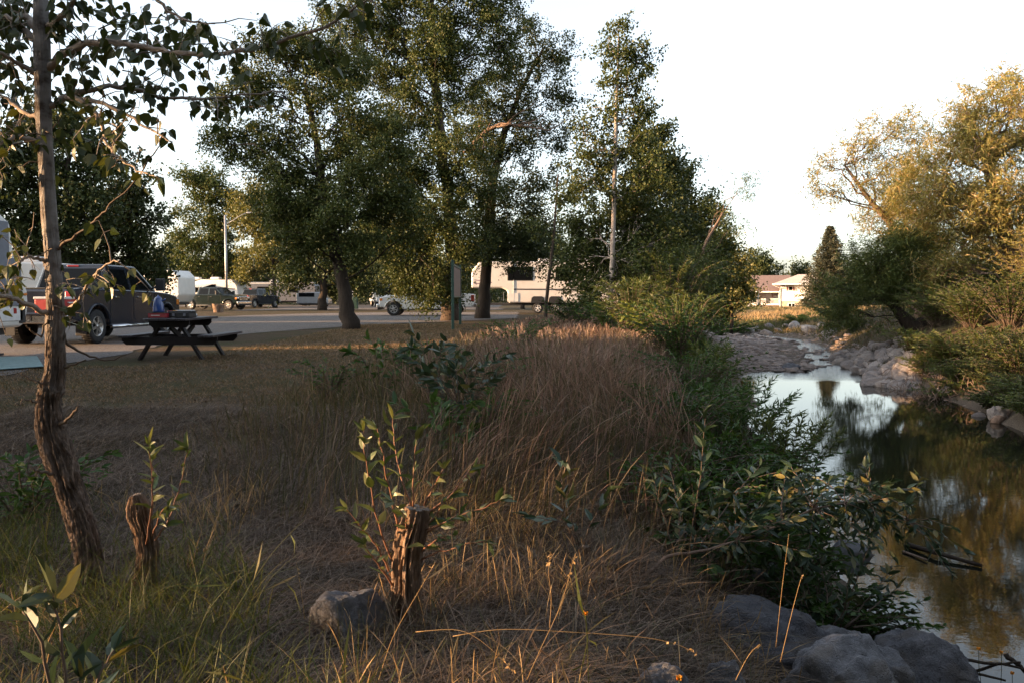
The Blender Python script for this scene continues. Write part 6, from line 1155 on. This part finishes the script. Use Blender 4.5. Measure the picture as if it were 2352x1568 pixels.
def hb(root, name, mat, px0, px1, py0, py1, y0, y1, ox_=None, oz_=None, bev=0):
    m = MB(); m.box(((X(px0) + X(px1)) / 2 - (ox_ if ox_ is not None else ox), (y0 + y1) / 2, (Z(py0) + Z(py1)) / 2 - (oz_ if oz_ is not None else oz)), (X(px1) - X(px0), y1 - y0, Z(py0) - Z(py1))); return m.build(name, mat, root, bev)
hb(h1, "wall", MT['siding'], 1790, 1838, 659, 693, 0, 9); hb(h1, "foundation", MT['stone'], 1790.3, 1838, 693, 711, .03, 9)
hb(h1, "wall", MT['siding'], 1838, 1888, 659, 690, -1.2, 9); hb(h1, "garage_recess", MT['black_plastic'], 1838.3, 1856, 690, 711, .6, 2); hb(h1, "step_wall", MT['siding'], 1837, 1839, 690, 712, -1.4, .5)
hb(h1, "garage_wall", MT['slate'], 1856, 1882, 686, 714, -1.6, 3)
w = hb(h1, "window", MT['siding'], 1802.5, 1820.5, 660.5, 671, -.08, .02); hb(w, "pane", MT['glass'], 1808, 1815.5, 662, 669.5, -.10, -.05); hb(w, "shutter", MT['shutter'], 1803, 1806, 661.5, 670.5, -.12, -.07); hb(w, "shutter", MT['shutter'], 1817, 1820, 661.5, 670.5, -.12, -.07)
w = hb(h1, "window", MT['siding'], 1806, 1823, 697, 706.5, -.05, .05); hb(w, "pane", MT['glass'], 1808, 1813.5, 698.5, 705, -.08, -.03); hb(w, "pane", MT['glass'], 1815.5, 1821, 698.5, 705, -.08, -.03)
w = hb(h1, "window", MT['siding'], 1849, 1864, 660.5, 675, -1.28, -1.18); hb(w, "pane", MT['glass'], 1852, 1860, 662, 674, -1.31, -1.26); hb(w, "shutter", MT['shutter'], 1849, 1851.5, 661, 674.5, -1.31, -1.26)
def hip(root, mat, x0, x1, y0, y1, ze, zr, rx0, rx1, gy=None, name="roof", th=.18):
    gy = (y0 + y1) / 2; m = MB(); V = [(x0, y0, ze), (x1, y0, ze), (x1, y1, ze), (x0, y1, ze), (rx0, gy, zr), (rx1, gy, zr)]; V += [(x, y, ze - th) for x, y in ((x0, y0), (x1, y0), (x1, y1), (x0, y1))]
    m.add(V, [(0, 1, 5, 4), (1, 2, 5), (2, 3, 4, 5), (3, 0, 4), (6, 7, 1, 0), (7, 8, 2, 1), (8, 9, 3, 2), (9, 6, 0, 3), (9, 8, 7, 6)]); return m.build(name, mat, root)
hip(h1, MT['roof_pale'], X(1771) - ox, X(1900) - ox, -2.2, 10.5, Z(656) - oz, Z(634) - oz, X(1829) - ox, X(1880) - ox)
hb(h1, "gutter", MT['siding'], 1771, 1900, 655.5, 658, -2.35, -2.2); m = MB(); m.tube([(X(1774) - ox, -2.2, Z(658) - oz), (X(1789) - ox, -.1, Z(665) - oz), (X(1789) - ox, -.1, Z(706) - oz), (X(1780) - ox, -1.0, Z(710) - oz)], .07, 6); m.build("downpipe", MT['siding'], h1)
h2 = empty("brown_roofed_house", (X(1765), Yh + 14, Z(706))); tag(h2, "low house with broad brown roof and white porch railing left of the white house", "house"); ox2, oz2 = X(1765), Z(706)
f2 = lambda nm, mt_, a, b, c, d, y0, y1, par=None: hb(par or h2, nm, mt_, a, b, c, d, y0, y1, ox2, oz2)
f2("wall", MT['grey_siding'], 1725, 1803, 671, 708, 0, 8); f2("wall", MT['rv_cream'], 1710, 1744, 671, 708, -1.2, -.02); f2("porch_floor", MT['siding'], 1747, 1792, 698, 701, -3.0, -.01); f2("foundation", MT['roof_brown'], 1744, 1792, 701, 708, -2.8, -.02)
f2("gutter", MT['siding'], 1705, 1808, 670, 672.5, -3.35, -3.2); f2("post", MT['siding'], 1785.5, 1787, 672, 699, -3.0, -2.85); f2("porch_light", MT['shutter'], 1772, 1773.5, 675, 684, -.3, -.02)
w = f2("window", MT['siding'], 1729, 1736, 676, 692, -1.28, -1.2); f2("pane", MT['glass'], 1730, 1735, 677, 691, -1.32, -1.26, w)
for a, b in ((1748, 1758), (1768, 1785)):
    m = MB(); zt = Z(687) - oz2; zb = Z(697.5) - oz2; m.bar((X(a) - ox2, -3, zt), (X(b) - ox2, -3, zt), .08, .1); m.bar((X(a) - ox2, -3, zb), (X(b) - ox2, -3, zb), .06, .08)
    for xx in np.linspace(X(a), X(b), 7): m.bar((xx - ox2, -3, zb), (xx - ox2, -3, zt), .04, .04)
    m.build("railing", MT['siding'], h2)
hip(h2, MT['roof_brown'], X(1700) - ox2, X(1815) - ox2, -3.2, 9, Z(671) - oz2, Z(632) - oz2, X(1712) - ox2, X(1812) - ox2)
h2.scale = (1.1,) * 3; h2.location = (X(1765) * 1.1, Yh + 14, CAMZ - 24 * k * 1.1); h1.location.x += .3; h1.rotation_euler = (0, 0, -math.radians(18)); h2.rotation_euler = (0, 0, -math.radians(17)); h1.scale = (1.0, 1.0, 1.06)
q = P(1741, 700, 108); m = MB(); m.box((0, 0, 1.2), (.16, .16, 2.4)); o = m.build("marker_post", MT['galv']); o.location = (q[0], 108, hz(q[0], 108)); tag(o, "thin pale post standing before the low house", "post")
